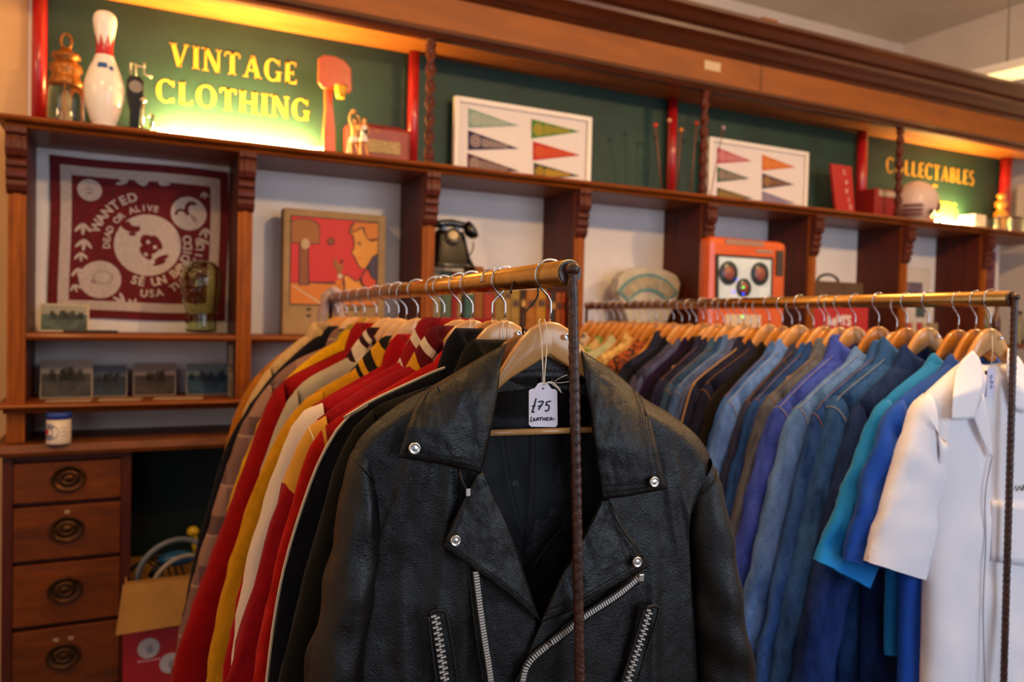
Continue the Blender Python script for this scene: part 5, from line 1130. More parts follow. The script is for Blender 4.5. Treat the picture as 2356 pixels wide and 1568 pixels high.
# ---------------------------------------------------------------- right rail
def tmpl(tip, flare=1.0, end=None):
    u, z = tip; nb = [(-.085, -.146), (u*.62, -.150+(z+.150)*.34), (u*.93, -.150+(z+.150)*.82), (u, z)]
    ds = [(-.018, -.06), (-.048, -.165), (-.088, -.32), (-.128, -.50), (-.165, -.68)]
    return nb+[(u+a*flare, z+b) for a, b in ds]
tan, lt = cotton('tan_thread', '8a6038'), cotton('pale_thread', '9a9aa0')
RJ = [  # hook px, name, label, category, collar/tip, materials
 (2279, 'short_sleeved_shirt', 'white short sleeved shirt with open collar at the front of the right rail', 'shirt', [(2190, 850), (2150, 885), (2105, 925), (2080, 990), (2050, 1090), (2015, 1210), (1993, 1290)], dict(body=cotton('white_cotton', 'f0eef4', 'e8e6ee'), short=True, zcuff=-.53, style='none', cz=-.108, half=.026, zhem=-.9, wr=.9)),
 (2246, 'short_sleeved_shirt', 'royal blue short sleeved shirt behind the white shirt', 'shirt', [(2165, 850), (2100, 890), (2045, 938), (2012, 1010), (1975, 1130), (1942, 1287)], dict(body=cotton('royal_blue_cotton', '1450b8', '10429c'), short=True, zcuff=-.535, style='shirt', cz=-.124, half=.020, zhem=-.9)),
 (2206, 'short_sleeved_shirt', 'turquoise short sleeved shirt with a curved open cuff', 'shirt', [(2120, 848), (2065, 890), (2014, 938), (1985, 1010), (1930, 1150), (1875, 1287)], dict(body=cotton('turquoise_cotton', '0c86d8', '0a78c4'), short=True, zcuff=-.545, style='shirt', cz=-.124, half=.024, zhem=-.78)),
 (2136, 'denim_shirt', 'dark navy denim shirt behind the turquoise shirt', 'shirt', (-.222, -.253), dict(body=denim('navy_denim', '0c2140', '16345c'), cz=-.108, half=.026)),
 (2087, 'denim_jacket', 'washed mid blue denim jacket with a wide sleeve reaching low', 'jacket', (-.225, -.238), dict(body=denim('mid_denim', '15385c', '2c628c'), seam=lt, cz=-.092, half=.033, sw=.17)),
 (2064, 'denim_jacket', 'blue denim jacket with a puckered shoulder seam', 'jacket', (-.250, -.262), dict(body=denim('puckered_denim', '163f74', '31618c'), seam=tan, cz=-.10, half=.018)),
 (2022, 'denim_jacket', 'faded light blue denim jacket with pale seams', 'jacket', (-.277, -.292), dict(body=denim('light_denim', '3d7099', '5c8fb5'), seam=lt, cz=-.118, half=.026)),
 (1968, 'denim_shirt', 'violet blue denim shirt with long straight sleeve', 'shirt', (-.270, -.300), dict(body=denim('periwinkle_denim', '26408f', '3a58a8'), seam=lt, cz=-.09, half=.03)),
 (1932, 'denim_jacket', 'grey green denim jacket with cream stitching', 'jacket', (-.250, -.275), dict(body=denim('olive_denim', '3d4a4c', '5c6a62'), seam=tan, cz=-.10, half=.024)),
 (1896, 'denim_jacket', 'strong blue denim jacket with a lighter collar edge', 'jacket', (-.245, -.290), dict(body=denim('strong_denim', '143a66', '1e4f80'), seam=tan, cz=-.115, half=.022)),
 (1872, 'denim_jacket', 'dark slate denim jacket with contrast yoke seam', 'jacket', (-.243, -.300), dict(body=denim('slate_denim', '1a2030', '2c3648'), seam=tan, cz=-.118, half=.016)),
 (1840, 'denim_jacket', 'bright sky blue faded denim jacket near the middle', 'jacket', (-.262, -.310), dict(body=denim('sky_denim', '3f74a8', '5c8fc0'), seam=lt, cz=-.108, half=.024)),
 (1800, 'dark_jacket', 'black brown jacket in the middle of the denim', 'jacket', (-.245, -.285), dict(body=wool('black_brown_wool', '17120e'), cz=-.118, half=.024)),
 (1770, 'denim_jacket', 'very dark indigo denim jacket with double tan stitching', 'jacket', (-.228, -.243), dict(body=denim('ink_denim', '0a1020', '141c30'), seam=tan, cz=-.112, half=.024)),
 (1744, 'denim_jacket', 'dark jacket with a cream sheepskin edge running down the shoulder', 'jacket', (-.238, -.252), dict(body=denim('sheep_lined_denim', '101626', '1c2438'), piping=cotton('sheepskin_cream', 'b08a5c'), style='shirt', cz=-.105, half=.018)),
 (1712, 'denim_jacket', 'light steel blue denim jacket left of the cream edged one', 'jacket', (-.243, -.263), dict(body=denim('steel_denim', '2d5478', '4a7496'), seam=lt, cz=-.102, half=.025)),
 (1681, 'denim_jacket', 'teal blue denim jacket with a tan collar stitch', 'jacket', (-.235, -.262), dict(body=denim('teal_denim', '20404e', '33586a'), seam=tan, cz=-.112, half=.022)),
 (1650, 'denim_jacket', 'dark indigo jacket with pinkish brown shoulder stitching', 'jacket', (-.229, -.268), dict(body=denim('indigo_denim', '10162c', '1c2440'), seam=tan, cz=-.108, half=.024)),
 (1618, 'purple_jacket', 'deep purple jacket among the dark denim', 'jacket', (-.225, -.262), dict(body=wool('deep_purple', '1e1038'), cz=-.115, half=.024)),
 (1586, 'denim_jacket', 'grey navy jacket with a pale worn shoulder', 'jacket', (-.226, -.258), dict(body=denim('grey_navy_denim', '1c2234', '3c4250'), cz=-.135, half=.022)),
 (1550, 'dark_jacket', 'dark navy jacket with a tall pointed collar, farthest of the blue ones', 'jacket', (-.205, -.218), dict(body=denim('dark_navy_twill', '0e1626', '182236'), cz=-.098, half=.03)),
 (1910, 'denim_jacket', 'plain dark blue jacket squeezed between the grey green and strong blue denim', 'jacket', (-.243, -.285), dict(body=denim('plain_blue_denim', '14345c', '1c4674'), cz=-.112, half=.014)),
 (1822, 'denim_jacket', 'slim mid blue jacket just behind the sky blue faded denim', 'jacket', (-.245, -.292), dict(body=denim('slim_blue_denim', '24507c', '3a6a98'), seam=tan, cz=-.116, half=.014)),
 (1728, 'denim_jacket', 'dusty blue jacket between the cream edged and steel blue ones', 'jacket', (-.236, -.256), dict(body=denim('dusty_denim', '34465c', '4c6078'), cz=-.11, half=.014)),
 (1699, 'denim_jacket', 'petrol blue jacket just behind the light steel blue denim', 'jacket', (-.236, -.262), dict(body=denim('petrol_denim', '16304a', '22486a'), cz=-.108, half=.014)),
 (1664, 'denim_jacket', 'blackish blue jacket just behind the teal blue denim', 'jacket', (-.232, -.264), dict(body=denim('blackish_denim', '0e1424', '182036'), cz=-.114, half=.014)),
 (1634, 'dark_jacket', 'plum black jacket just in front of the deep purple one', 'jacket', (-.226, -.262), dict(body=wool('plum_black', '140c1c'), cz=-.112, half=.013)),
 (1602, 'denim_jacket', 'faded grey blue jacket just behind the deep purple one', 'jacket', (-.225, -.258), dict(body=denim('faded_grey_denim', '2c3a50', '44546c'), cz=-.12, half=.014)),
 (1569, 'dark_jacket', 'charcoal navy jacket just behind the grey navy worn one', 'jacket', (-.215, -.238), dict(body=wool('charcoal_navy', '10141e'), cz=-.118, half=.015)),
 (1510, 'patterned_shirt', 'rust and brown patterned shirt next to the dark blue jackets', 'shirt', (-.20, -.21), dict(body=mat('rust_print', 'a84a14', '2a1a10', 55, rough=.8, contrast=.2), cz=-.13, half=.028)),
 (1478, 'patterned_shirt', 'pale yellow shirt with a cream flower print', 'shirt', (-.20, -.205), dict(body=mat('flower_print', 'd8b878', 'a87a28', 50, rough=.8, contrast=.3), cz=-.105, half=.028)),
 (1443, 'patterned_shirt', 'pale mint shirt with a large leaf print', 'shirt', (-.20, -.205), dict(body=mat('mint_print', 'b8b898', '98a888', 30, rough=.8, contrast=.5), cz=-.12, half=.03)),
 (1412, 'patterned_shirt', 'cream shirt with bright green blotches', 'shirt', (-.20, -.205), dict(body=mat('green_print', 'c8a878', '4c8a28', 28, rough=.8, contrast=.12), cz=-.125, half=.028)),
 (1380, 'patterned_shirt', 'navy and white patterned shirt at the far end of the right rail', 'shirt', (-.20, -.205), dict(body=mat('navy_white_print', '1e2840', 'c8b8a8', 24, rough=.8, contrast=.1), cz=-.115, half=.03)),
]
for i, (hook, nm, lb, cat, tp, kw) in enumerate(RJ):
    t = RR.tpx(hook); o_ = outline(RR, t, tp) if isinstance(tp, list) else tmpl(tp)
    kw = dict(kw)
    if not kw.get('short'): kw.setdefault('zhem', -.92)
    garment(RR, t, nm, lb, cat, o_, seed=i+30, group='clothes on the right rail', **kw)
hk = [2279, 2246, 2206, 2136, 2087, 2064, 2022, 1968, 1932, 1910, 1896, 1872, 1840, 1822, 1800, 1770, 1744, 1728, 1712, 1699, 1681, 1664, 1650, 1634, 1618, 1602, 1586, 1569, 1550, 1532, 1510, 1494, 1478, 1460, 1443, 1428, 1412, 1396, 1380, 1362]
carr = {r[0]: r[2] for r in RJ}
short = {1910: 'plain dark blue squeezed jacket', 1822: 'slim mid blue jacket', 1728: 'dusty blue jacket', 1699: 'petrol blue jacket', 1664: 'blackish blue jacket', 1634: 'plum black jacket', 1602: 'faded grey blue jacket', 1569: 'charcoal navy jacket', 2279: 'white short sleeved shirt', 2246: 'royal blue shirt', 2206: 'turquoise shirt', 2136: 'dark navy denim shirt', 2087: 'washed mid blue denim jacket', 2064: 'blue denim jacket with puckered seam', 2022: 'faded light blue denim jacket', 1968: 'violet blue denim shirt', 1932: 'grey green denim jacket', 1896: 'strong blue denim jacket', 1872: 'dark slate denim jacket', 1840: 'bright sky blue denim jacket', 1800: 'black brown jacket', 1770: 'very dark indigo jacket', 1744: 'cream edged dark jacket', 1712: 'light steel blue denim jacket', 1681: 'teal blue denim jacket', 1650: 'indigo jacket with pinkish stitching', 1618: 'deep purple jacket', 1586: 'grey navy jacket', 1550: 'dark navy pointed collar jacket', 1510: 'rust patterned shirt', 1478: 'pale yellow flower shirt', 1443: 'pale mint leaf shirt', 1412: 'green blotched cream shirt', 1380: 'navy and white patterned shirt'}
for i, h in enumerate(hk):
    if h in short: lb = 'wooden hanger carrying the '+short[h]
    else:
        lb = 'bare wooden hanger between the '+short[max(k for k in short if k < h)]+' and the '+short[min(k for k in short if k > h)] if h > 1380 else 'wooden hanger at the far end of the right rail'
    tone = (1 if h < 1560 else (0, 1, 0, 0, 1)[i % 5])
    if h in (2206,): tone = 1
    hanger(RR, RR.tpx(h), lb, tone, 0, .025*math.sin(i*1.7), dz=-.002*(i % 3)-(.008 if h in (1910, 1822, 1872, 2064, 1728, 1699, 1664, 1634, 1602, 1569, 1744) else 0))
# ================================================================ the black leather jacket (front of the left rail)
TJ = .031
JL = RL.loc
M_lea = bpy.data.materials.new('black_leather'); M_lea.use_nodes = True
def leather_nodes(m, base, rough, cell, strength):
    nt = m.node_tree; N = nt.nodes; L = nt.links; b = N['Principled BSDF']
    tc = N.new('ShaderNodeTexCoord')
    n = N.new('ShaderNodeTexNoise'); n.inputs['Scale'].default_value = 9; n.inputs['Detail'].default_value = 8; L.new(tc.outputs['Object'], n.inputs['Vector'])
    r = N.new('ShaderNodeValToRGB'); r.color_ramp.elements[0].color = lin(base[0]); r.color_ramp.elements[1].color = lin(base[1]); r.color_ramp.elements[0].position = .4; r.color_ramp.elements[1].position = .68
    L.new(n.outputs[0], r.inputs[0]); L.new(r.outputs[0], b.inputs['Base Color'])
    rr = N.new('ShaderNodeMapRange'); rr.inputs[3].default_value = rough-.08; rr.inputs[4].default_value = rough+.16; L.new(n.outputs[0], rr.inputs[0]); L.new(rr.outputs[0], b.inputs['Roughness'])
    v = N.new('ShaderNodeTexVoronoi'); v.feature = 'DISTANCE_TO_EDGE'; v.inputs['Scale'].default_value = cell; v.inputs['Randomness'].default_value = 1
    n3 = N.new('ShaderNodeTexNoise'); n3.inputs['Scale'].default_value = 26; n3.inputs['Detail'].default_value = 6
    mx = N.new('ShaderNodeMix'); mx.data_type = 'VECTOR'; mx.inputs[0].default_value = .06; L.new(tc.outputs['Object'], mx.inputs[4]); L.new(n3.outputs[1], mx.inputs[5]); L.new(tc.outputs['Object'], n3.inputs['Vector']); L.new(mx.outputs[1], v.inputs['Vector'])
    mul = N.new('ShaderNodeMath'); mul.operation = 'MULTIPLY_ADD'; mul.inputs[1].default_value = 1.6; L.new(v.outputs['Distance'], mul.inputs[0])
    n2 = N.new('ShaderNodeTexNoise'); n2.inputs['Scale'].default_value = 38; n2.inputs['Detail'].default_value = 5; L.new(tc.outputs['Object'], n2.inputs['Vector']); L.new(n2.outputs[0], mul.inputs[2])
    bp = N.new('ShaderNodeBump'); bp.inputs['Strength'].default_value = strength; bp.inputs['Distance'].default_value = .0022; L.new(mul.outputs[0], bp.inputs['Height']); L.new(bp.outputs[0], b.inputs['Normal'])
    b.inputs['Specular IOR Level'].default_value = .42
leather_nodes(M_lea, ('060505', '0d0b0a'), .40, 230, .26)
M_lin = mat('black_quilted_lining', '050507', '0b0b10', 8, rough=.6, bump=.3, bscale=30, spec=.3)
M_nick = mat('nickel_snap', 'e4dcd2', rough=.24, metal=.9)
M_tooth = mat('zip_tooth_metal', 'dcd6cc', rough=.38, metal=.55)
M_thr = mat('black_thread', '050404', rough=.7)
JK = thing('leather_jacket', 'black leather biker jacket with silver zips and snaps facing the camera', 'jacket', RL.pos(TJ), RL.rz)
JM = ABS[JK.name]
def jp(px, py, y): return JL(px, py, TJ, y)
def spline(P, n):
    """Catmull-Rom through pixel points, n samples by length"""
    if len(P) == 2: return [(P[0][0]+(P[1][0]-P[0][0])*i/(n-1), P[0][1]+(P[1][1]-P[0][1])*i/(n-1)) for i in range(n)]
    Q = []
    for i in range(len(P)-1):
        p0, p1, p2, p3 = P[max(i-1, 0)], P[i], P[i+1], P[min(i+2, len(P)-1)]
        for k in range(12):
            u = k/12; Q.append(tuple(.5*((2*p1[q])+(-p0[q]+p2[q])*u+(2*p0[q]-5*p1[q]+4*p2[q]-p3[q])*u*u+(-p0[q]+3*p1[q]-3*p2[q]+p3[q])*u**3) for q in (0, 1)))
    Q.append(tuple(P[-1])); return [lerp_poly(Q, i/(n-1)) for i in range(n)]
def coons(top, bot, lef, rig, n, m):
    """pixel grid [row][col]; top/bot run left->right, lef/rig run top->bottom"""
    T, B, Lf, R_ = spline(top, m+1), spline(bot, m+1), spline(lef, n+1), spline(rig, n+1); g = []
    for i in range(n+1):
        v = i/n; row = []
        for j in range(m+1):
            u = j/m
            row.append(tuple((1-v)*T[j][q]+v*B[j][q]+(1-u)*Lf[i][q]+u*R_[i][q]-((1-u)*(1-v)*T[0][q]+u*(1-v)*T[-1][q]+(1-u)*v*B[0][q]+u*v*B[-1][q]) for q in (0, 1)))
        g.append(row)
    return g
def sheet(name, G, yf, th, m, parent, tf=jp, wr=.0, ws=14, seed=0, roll=.0, sub=0, stitch=None, world=False):
    """cloth sheet over a pixel grid; yf(s,t,u,z) gives its distance in front of the hanging plane"""
    n, mm = len(G)-1, len(G[0])-1; F = []
    for i, r in enumerate(G):
        row = []
        for j, (px, py) in enumerate(r):
            s, t = j/mm, i/n; p0 = tf(px, py, -.03); y = yf(s, t, p0.x, p0.z)
            e = min(s, 1-s, t, 1-t)
            y -= wr*(noise.fractal(Vector((p0.x*ws+seed, p0.z*ws*.6, seed*2.1)), .9, 2.1, 4))
            if roll: y += roll*(1-min(1, e/.06))**2
            row.append(tf(px, py, y))
        F.append(row)
    Bk = [[p+Vector((0, th, 0)) for p in r] for r in F]
    mb = MB(); mb.grid(F); mb.grid(Bk)
    for a, b in ((F[0], Bk[0]), (F[-1], Bk[-1]), ([r[0] for r in F], [r[0] for r in Bk]), ([r[-1] for r in F], [r[-1] for r in Bk])): mb.grid([a, b])
    o = mb.build(name, m, parent, world=world)
    return o, F
def bodyy(u, z): return -.030*math.sqrt(max(0, 1-(u/.31)**2))*(1 if z < -.2 else max(.25, 1-(z+.2)/.10*.55))
def crease(u, z, k=1):
    w_ = noise.noise(Vector((u*7, z*2.2, 3.3)))*.010*min(1, max(0, (-.16-z)/.12))
    for (cu, cz_, ang, L_, am) in ((-.215, -.30, 1.25, .10, .006), (-.185, -.27, 1.35, .09, .005), (-.15, -.33, 1.5, .14, .005), (.215, -.34, -1.25, .12, .006), (.18, -.30, -1.35, .10, .005), (.24, -.42, -1.4, .12, .005), (-.12, -.45, 1.5, .12, .004), (-.20, -.50, 1.6, .14, .005), (.16, -.5, 1.6, .14, .005)):
        dx, dz_ = u-cu, z-cz_; a = dx*math.cos(ang)+dz_*math.sin(ang); b = -dx*math.sin(ang)+dz_*math.cos(ang)
        w_ += am*math.exp(-(b/.010)**2-(a/L_)**2)
    return w_*k
# back lining and collar stand seen through the opening
G = coons([(1130, 868), (1200, 850), (1248, 846), (1300, 852), (1372, 880)], [(1060, 1900), (1240, 1905), (1420, 1900)], [(1130, 868), (1095, 1100), (1060, 1400), (1060, 1900)], [(1372, 880), (1410, 1120), (1400, 1400), (1420, 1900)], 40, 26)
sheet('lining', G, lambda s, t, u, z: .022+.010*math.sin(PI*s)-.02*(t > .5)*(t-.5), .002, M_lin, JK, wr=.006, ws=16)
G = coons([(1128, 866), (1180, 858), (1246, 812), (1310, 842), (1375, 880)], [(1135, 905), (1190, 900), (1248, 893), (1300, 898), (1362, 915)], [(1128, 866), (1135, 905)], [(1375, 880), (1362, 915)], 10, 30)
sheet('back_neck_facing', G, lambda s, t, u, z: .006+.008*math.sin(PI*s)-.003*t, .002, M_lea, JK, wr=.003, ws=30)
tb = JL(1247, 873, TJ, .012)
lp = MB().tube([tb+Vector((-.003, -.002, .012)), tb+Vector((-.004, -.006, 0)), tb+Vector((-.003, -.003, -.016))], .0022, 8).tube([tb+Vector((.007, -.002, .014)), tb+Vector((.012, -.007, .0)), tb+Vector((.007, -.003, -.016))], .0022, 8).build('hanging_loop', M_lea, JK, world=False)
# lining quilt seams
mb = MB()
for P in ([(1230, 900), (1232, 1100), (1222, 1300)], [(1320, 1190), (1270, 1240), (1216, 1320)], [(1160, 1000), (1185, 1150), (1225, 1260)]):
    mb.tube([jp(x, y, .019) for x, y in spline(P, 16)], .0011, 5)
mb.build('lining_seam', M_thr, JK, world=False)
# back of the jacket
G = coons([(1000, 895), (1100, 868), (1247, 850), (1390, 870), (1475, 915)], [(800, 1900), (1240, 1920), (1640, 1900)], [(1000, 895), (820, 1050), (850, 1300), (800, 1900)], [(1475, 915), (1640, 1090), (1600, 1300), (1640, 1900)], 40, 40)
sheet('back_panel', G, lambda s, t, u, z: .03*math.sin(PI*s)**.5*min(1, t*6)+.002, .003, M_lea, JK)
# front panels
GL = coons([(812, 1038), (835, 1000), (880, 958), (940, 917), (1000, 888), (1090, 838), (1152, 812)], [(800, 1900), (950, 1905), (1200, 1900)], [(812, 1038), (842, 1095), (866, 1190), (860, 1300), (835, 1450), (815, 1600), (800, 1900)], [(1152, 812), (1142, 900), (1112, 1085), (1150, 1190), (1195, 1320), (1236, 1440), (1212, 1600), (1200, 1900)], 110, 70)
def yL(s, t, u, z): return (bodyy(u, z)-crease(u, z))*min(1, .12+(t/.035)) + .004*max(0, 1-s/.05)**2
oL, FL = sheet('front_panel', GL, yL, .003, M_lea, JK, wr=.004, ws=11, seed=1)
GR = coons([(1340, 812), (1400, 845), (1475, 910), (1540, 950), (1600, 998), (1632, 1045), (1645, 1095)], [(1190, 1900), (1420, 1905), (1620, 1900)], [(1340, 812), (1352, 900), (1390, 1150), (1345, 1240), (1290, 1330), (1246, 1435), (1212, 1520), (1200, 1650), (1190, 1900)], [(1645, 1095), (1612, 1140), (1588, 1200), (1590, 1320), (1602, 1500), (1620, 1900)], 110, 70)
def yR(s, t, u, z): return (bodyy(u, z)-crease(u, z)-.004)*min(1, .12+(t/.035)) + .004*max(0, 1-(1-s)/.05)**2
oR, FR = sheet('front_panel', GR, yR, .003, M_lea, JK, wr=.004, ws=11, seed=5)
# sleeves: tapered tubes falling from the shoulder seams
def lsleeve(outer, innr, side, seed):
    n, m = 70, 40; O, I = spline(outer, n+1), spline(innr, n+1); g = []
    for i in range(n+1):
        f = i/n; a, b = jp(*O[i], 0), jp(*I[i], -.004); c = (a+b)/2; e = (a-b)/2; row = []; hs = .030+.018*min(1, f*3)
        if f < .06: hs *= .72+f*4.6
        for k in range(m):
            th = 2*PI*k/m; ca, sa = math.cos(th), math.sin(th)
            w_ = .006*noise.fractal(Vector((c.z*9+seed, th*.7*(1 if True else 0), seed)), .9, 2, 3)+.0022*math.sin(c.z*70+th*2+seed)*min(1, f*3)
            w_ *= min(1, f*8)
            row.append(Vector((c.x+e.x*ca+w_*ca, (hs+w_)*sa, c.z+e.z*ca)))
        g.append(row)
    mb = MB().grid(g, closev=True); mb.cap(g[-1]); o = mb.build('sleeve', M_lea, JK, world=False)
    MB().tube([p+Vector((0, -.001, 0)) for p in g[2][m//2:]+[g[2][0]]], .0016, 6).build('armhole_seam', M_lea, o, world=False)
lsleeve([(822, 1022), (804, 1055), (790, 1110), (770, 1200), (745, 1350), (715, 1490), (700, 1568), (672, 1760), (660, 1950)], [(858, 1085), (872, 1180), (872, 1260), (865, 1350), (848, 1450), (832, 1568), (820, 1760), (800, 1950)], -1, 1)
lsleeve([(1630, 1052), (1652, 1115), (1668, 1210), (1690, 1350), (1713, 1480), (1730, 1568), (1755, 1760), (1765, 1950)], [(1592, 1115), (1580, 1195), (1584, 1280), (1590, 1400), (1598, 1500), (1604, 1568), (1618, 1760), (1630, 1950)], 1, 4)
# collar wings and lapels
def edge_stitch(G, yfun, sides, name='stitching', inset=.035, off=.0022, r=.0007, parent=JK):
    mb = MB(); n, m = len(G)-1, len(G[0])-1
    def P(i, j):
        i0, j0 = int(min(n-1, max(0, i))), int(min(m-1, max(0, j))); fi, fj = i-i0, j-j0
        return G[i0][j0]*(1-fi)*(1-fj)+G[i0+1][j0]*fi*(1-fj)+G[i0][j0+1]*(1-fi)*fj+G[i0+1][j0+1]*fi*fj
    for sd, ins in sides:
        K = 60 if sd in 'LR' else 60
        pts = []
        for k in range(K+1):
            f = k/K
            pts.append({'L': lambda: P(n*f, m*ins), 'R': lambda: P(n*f, m*(1-ins)), 'T': lambda: P(n*ins, m*f), 'B': lambda: P(n*(1-ins), m*f)}[sd]()+Vector((0, -off, 0)))
        for k in range(0, K-1, 1):
            mb.tube([pts[k], pts[k]+(pts[k+1]-pts[k])*.62], r, 4)
    o = mb.build(name, M_thr, parent, world=False); o['kind'] = 'stuff'
CL = coons([(996, 888), (1040, 862), (1100, 826), (1166, 790)], [(917, 1052), (980, 1062), (1050, 1075), (1106, 1090)], [(996, 888), (968, 912), (945, 965), (930, 1010), (917, 1052)], [(1166, 790), (1152, 840), (1146, 900), (1132, 980), (1118, 1045), (1106, 1090)], 44, 44)
yc = lambda s, t, u, z: -.012-.036*min(1, t*1.6)**.8-.006*math.sin(PI*s)*math.sin(PI*t)+.010*(1-s)*(t < .3)*(1-t/.3)
o, F = sheet('collar', CL, yc, .004, M_lea, JK, wr=.0045, ws=22, seed=3, roll=.0018); edge_stitch(F, None, [('B', .05), ('L', .06), ('B', .09)])
CRt = coons([(1338, 806), (1380, 832), (1430, 868), (1478, 912)], [(1388, 1148), (1440, 1142), (1490, 1133), (1534, 1124)], [(1338, 806), (1350, 870), (1362, 960), (1374, 1060), (1388, 1148)], [(1478, 912), (1497, 960), (1512, 1030), (1524, 1080), (1534, 1124)], 44, 40)
yc2 = lambda s, t, u, z: -.012-.036*min(1, t*1.6)**.8-.006*math.sin(PI*s)*math.sin(PI*t)+.010*s*(t < .3)*(1-t/.3)
o, F = sheet('collar', CRt, yc2, .004, M_lea, JK, wr=.0045, ws=22, seed=8, roll=.0018); edge_stitch(F, None, [('B', .05), ('R', .08), ('B', .09), ('R', .18)])
LL = coons([(1100, 1086), (1112, 1090)], [(1018, 1256), (1090, 1308), (1165, 1362), (1244, 1430)], [(1100, 1086), (1072, 1140), (1046, 1195), (1018, 1256)], [(1112, 1090), (1140, 1150), (1172, 1215), (1205, 1310), (1244, 1430)], 50, 30)
yl = lambda s, t, u, z: -.042-.010*math.sin(PI*s)*t
o, F = sheet('lapel', LL, yl, .004, M_lea, JK, wr=.004, ws=24, seed=11, roll=.002); edge_stitch(F, None, [('B', .05), ('L', .06), ('B', .08)])
LR = coons([(1388, 1150), (1402, 1146)], [(1244, 1432), (1320, 1402), (1400, 1356), (1494, 1302)], [(1388, 1150), (1345, 1232), (1290, 1330), (1244, 1432)], [(1402, 1146), (1430, 1200), (1462, 1250), (1494, 1302)], 50, 30)
o, F = sheet('lapel', LR, yl, .004, M_lea, JK, wr=.004, ws=24, seed=15, roll=.002); edge_stitch(F, None, [('B', .06), ('R', .10), ('B', .10), ('R', .16)])
# snaps
for px, py, y, k in ((954, 1031, -.055, 1), (1505, 1108, -.055, 1), (1048, 1243, -.052, .95), (1466, 1292, -.052, 1)):
    c = jp(px, py, y); r_ = .0074*k
    sm = MB().lathe([(r_, .002), (r_, .0), (r_*.93, -.0016), (r_*.80, -.0022), (r_*.72, -.0014), (r_*.5, -.0012), (r_*.25, -.0018), (0, -.0020)], (0, 0, 0), 30, 0, 'y')
    sm.v = [v+c for v in sm.v]; sm.build('snap', M_nick, JK, world=False)
# zips: a tape with interlocking teeth
def zipper(P, y, name='zip', w=.0054, step=.0036, puller=None, both=True, flip=1):
    pts = [jp(px, py, y(px, py) if callable(y) else y) for px, py in spline(P, 60)]
    L = [0]
    for a, b in zip(pts, pts[1:]): L.append(L[-1]+(b-a).length)
    tp = MB()
    g = []
    for i, p in enumerate(pts):
        t_ = (pts[min(i+1, 59)]-pts[max(i-1, 0)]).normalized(); nn = Vector((-t_.z, 0, t_.x))
        g.append([p+nn*w*1.3+Vector((0, .002, 0)), p-nn*w*1.3+Vector((0, .002, 0))])
    tape = tp.grid(g).build(name, mat('zip_tape', '090808', rough=.8), JK, world=False)
    tape.modifiers.new('cloth', 'SOLIDIFY').thickness = .001
    tm = MB(); n = int(L[-1]/step)
    for k in range(n):
        x = (k+.5)*step; i = next(q for q in range(len(L)-1) if L[q+1] >= x); f = (x-L[i])/max(1e-9, L[i+1]-L[i]); p = pts[i]*(1-f)+pts[i+1]*f
        t_ = (pts[i+1]-pts[i]).normalized(); nn = Vector((-t_.z, 0, t_.x)); sd = (1 if k % 2 else -1) if both else flip
        c = p+nn*sd*w*.38; a, b, d = t_*step*.30, nn*w*.62, Vector((0, .0018, 0))
        vs = [c+sx*a+sy*b+sz*d for sz in (-1, 1) for sy in (-1, 1) for sx in (-1, 1)]
        tm.add(vs, [(0, 2, 3, 1), (4, 5, 7, 6), (0, 1, 5, 4), (2, 6, 7, 3), (0, 4, 6, 2), (1, 3, 7, 5)], 0, False)
    o = tm.build('zip_teeth', M_tooth, tape, world=False); o['kind'] = 'stuff'
    if puller:
        c = jp(*puller, (y if not callable(y) else y(*puller))-.003)
        MB().box(c.x-.004, c.x+.004, c.y-.002, c.y+.002, c.z-.005, c.z+.005).build('slider', M_nick, tape, world=False, bevel=.001)
    return pts
dia = [(1474, 1328), (1420, 1372), (1345, 1421), (1300, 1458), (1255, 1492), (1222, 1522), (1208, 1555), (1200, 1640), (1196, 1880)]
zipper(dia, lambda a, b: -.047 if b < 1480 else -.043, puller=(1475, 1328), both=False, flip=-1)
zipper([(1098, 1312), (1106, 1380), (1117, 1460), (1133, 1568), (1142, 1700), (1150, 1880)], -.0455, both=False, flip=-1)
zipper([(1000, 1412), (1010, 1470), (1024, 1568), (1040, 1680), (1052, 1780)], -.046)
zipper([(1495, 1400), (1478, 1460), (1455, 1530), (1440, 1580), (1410, 1680), (1390, 1760)], -.045)
c = jp(1077, 1130, -.044); MB().box(c.x-.003, c.x+.003, c.y-.002, c.y+.003, c.z-.006, c.z+.004).build('chest_zip_slider', M_nick, JK, world=False, bevel=.001)
MB().tube([jp(1055, 1085, -.037), jp(1064, 1110, -.038), jp(1075, 1128, -.039)], .0022, 6).build('chest_zip', M_thr, JK, world=False)
# pocket welts, seams
def welt(P, y, r=.0022, nm='pocket_welt'):
    MB().tube([jp(a, b, y) for a, b in spline(P, 30)], r, 8).build(nm, M_lea, JK, world=False)
welt([(986, 1416), (990, 1408), (1010, 1402), (1024, 1406), (1034, 1450), (1052, 1568), (1070, 1700)], -.045)
welt([(986, 1416), (992, 1480), (1004, 1568), (1020, 1700)], -.0445)
welt([(1482, 1400), (1500, 1393), (1516, 1398), (1504, 1450), (1478, 1530), (1462, 1590), (1430, 1700)], -.0445)
welt([(1482, 1400), (1462, 1470), (1436, 1550), (1405, 1650)], -.044)
for P, y in (([(1078, 1300), (1086, 1390), (1098, 1480), (1112, 1568)], -.0425), ([(1006, 885), (1060, 1020), (1058, 1090), (1068, 1140)], -.030), ([(1290, 1445), (1360, 1398), (1430, 1352), (1480, 1318)], -.047), ([(1290, 1462), (1240, 1500), (1190, 1560), (1180, 1600)], -.040), ([(1400, 1165), (1440, 1230), (1478, 1280)], -.050)):
    welt(P, y, .0011, 'seam')
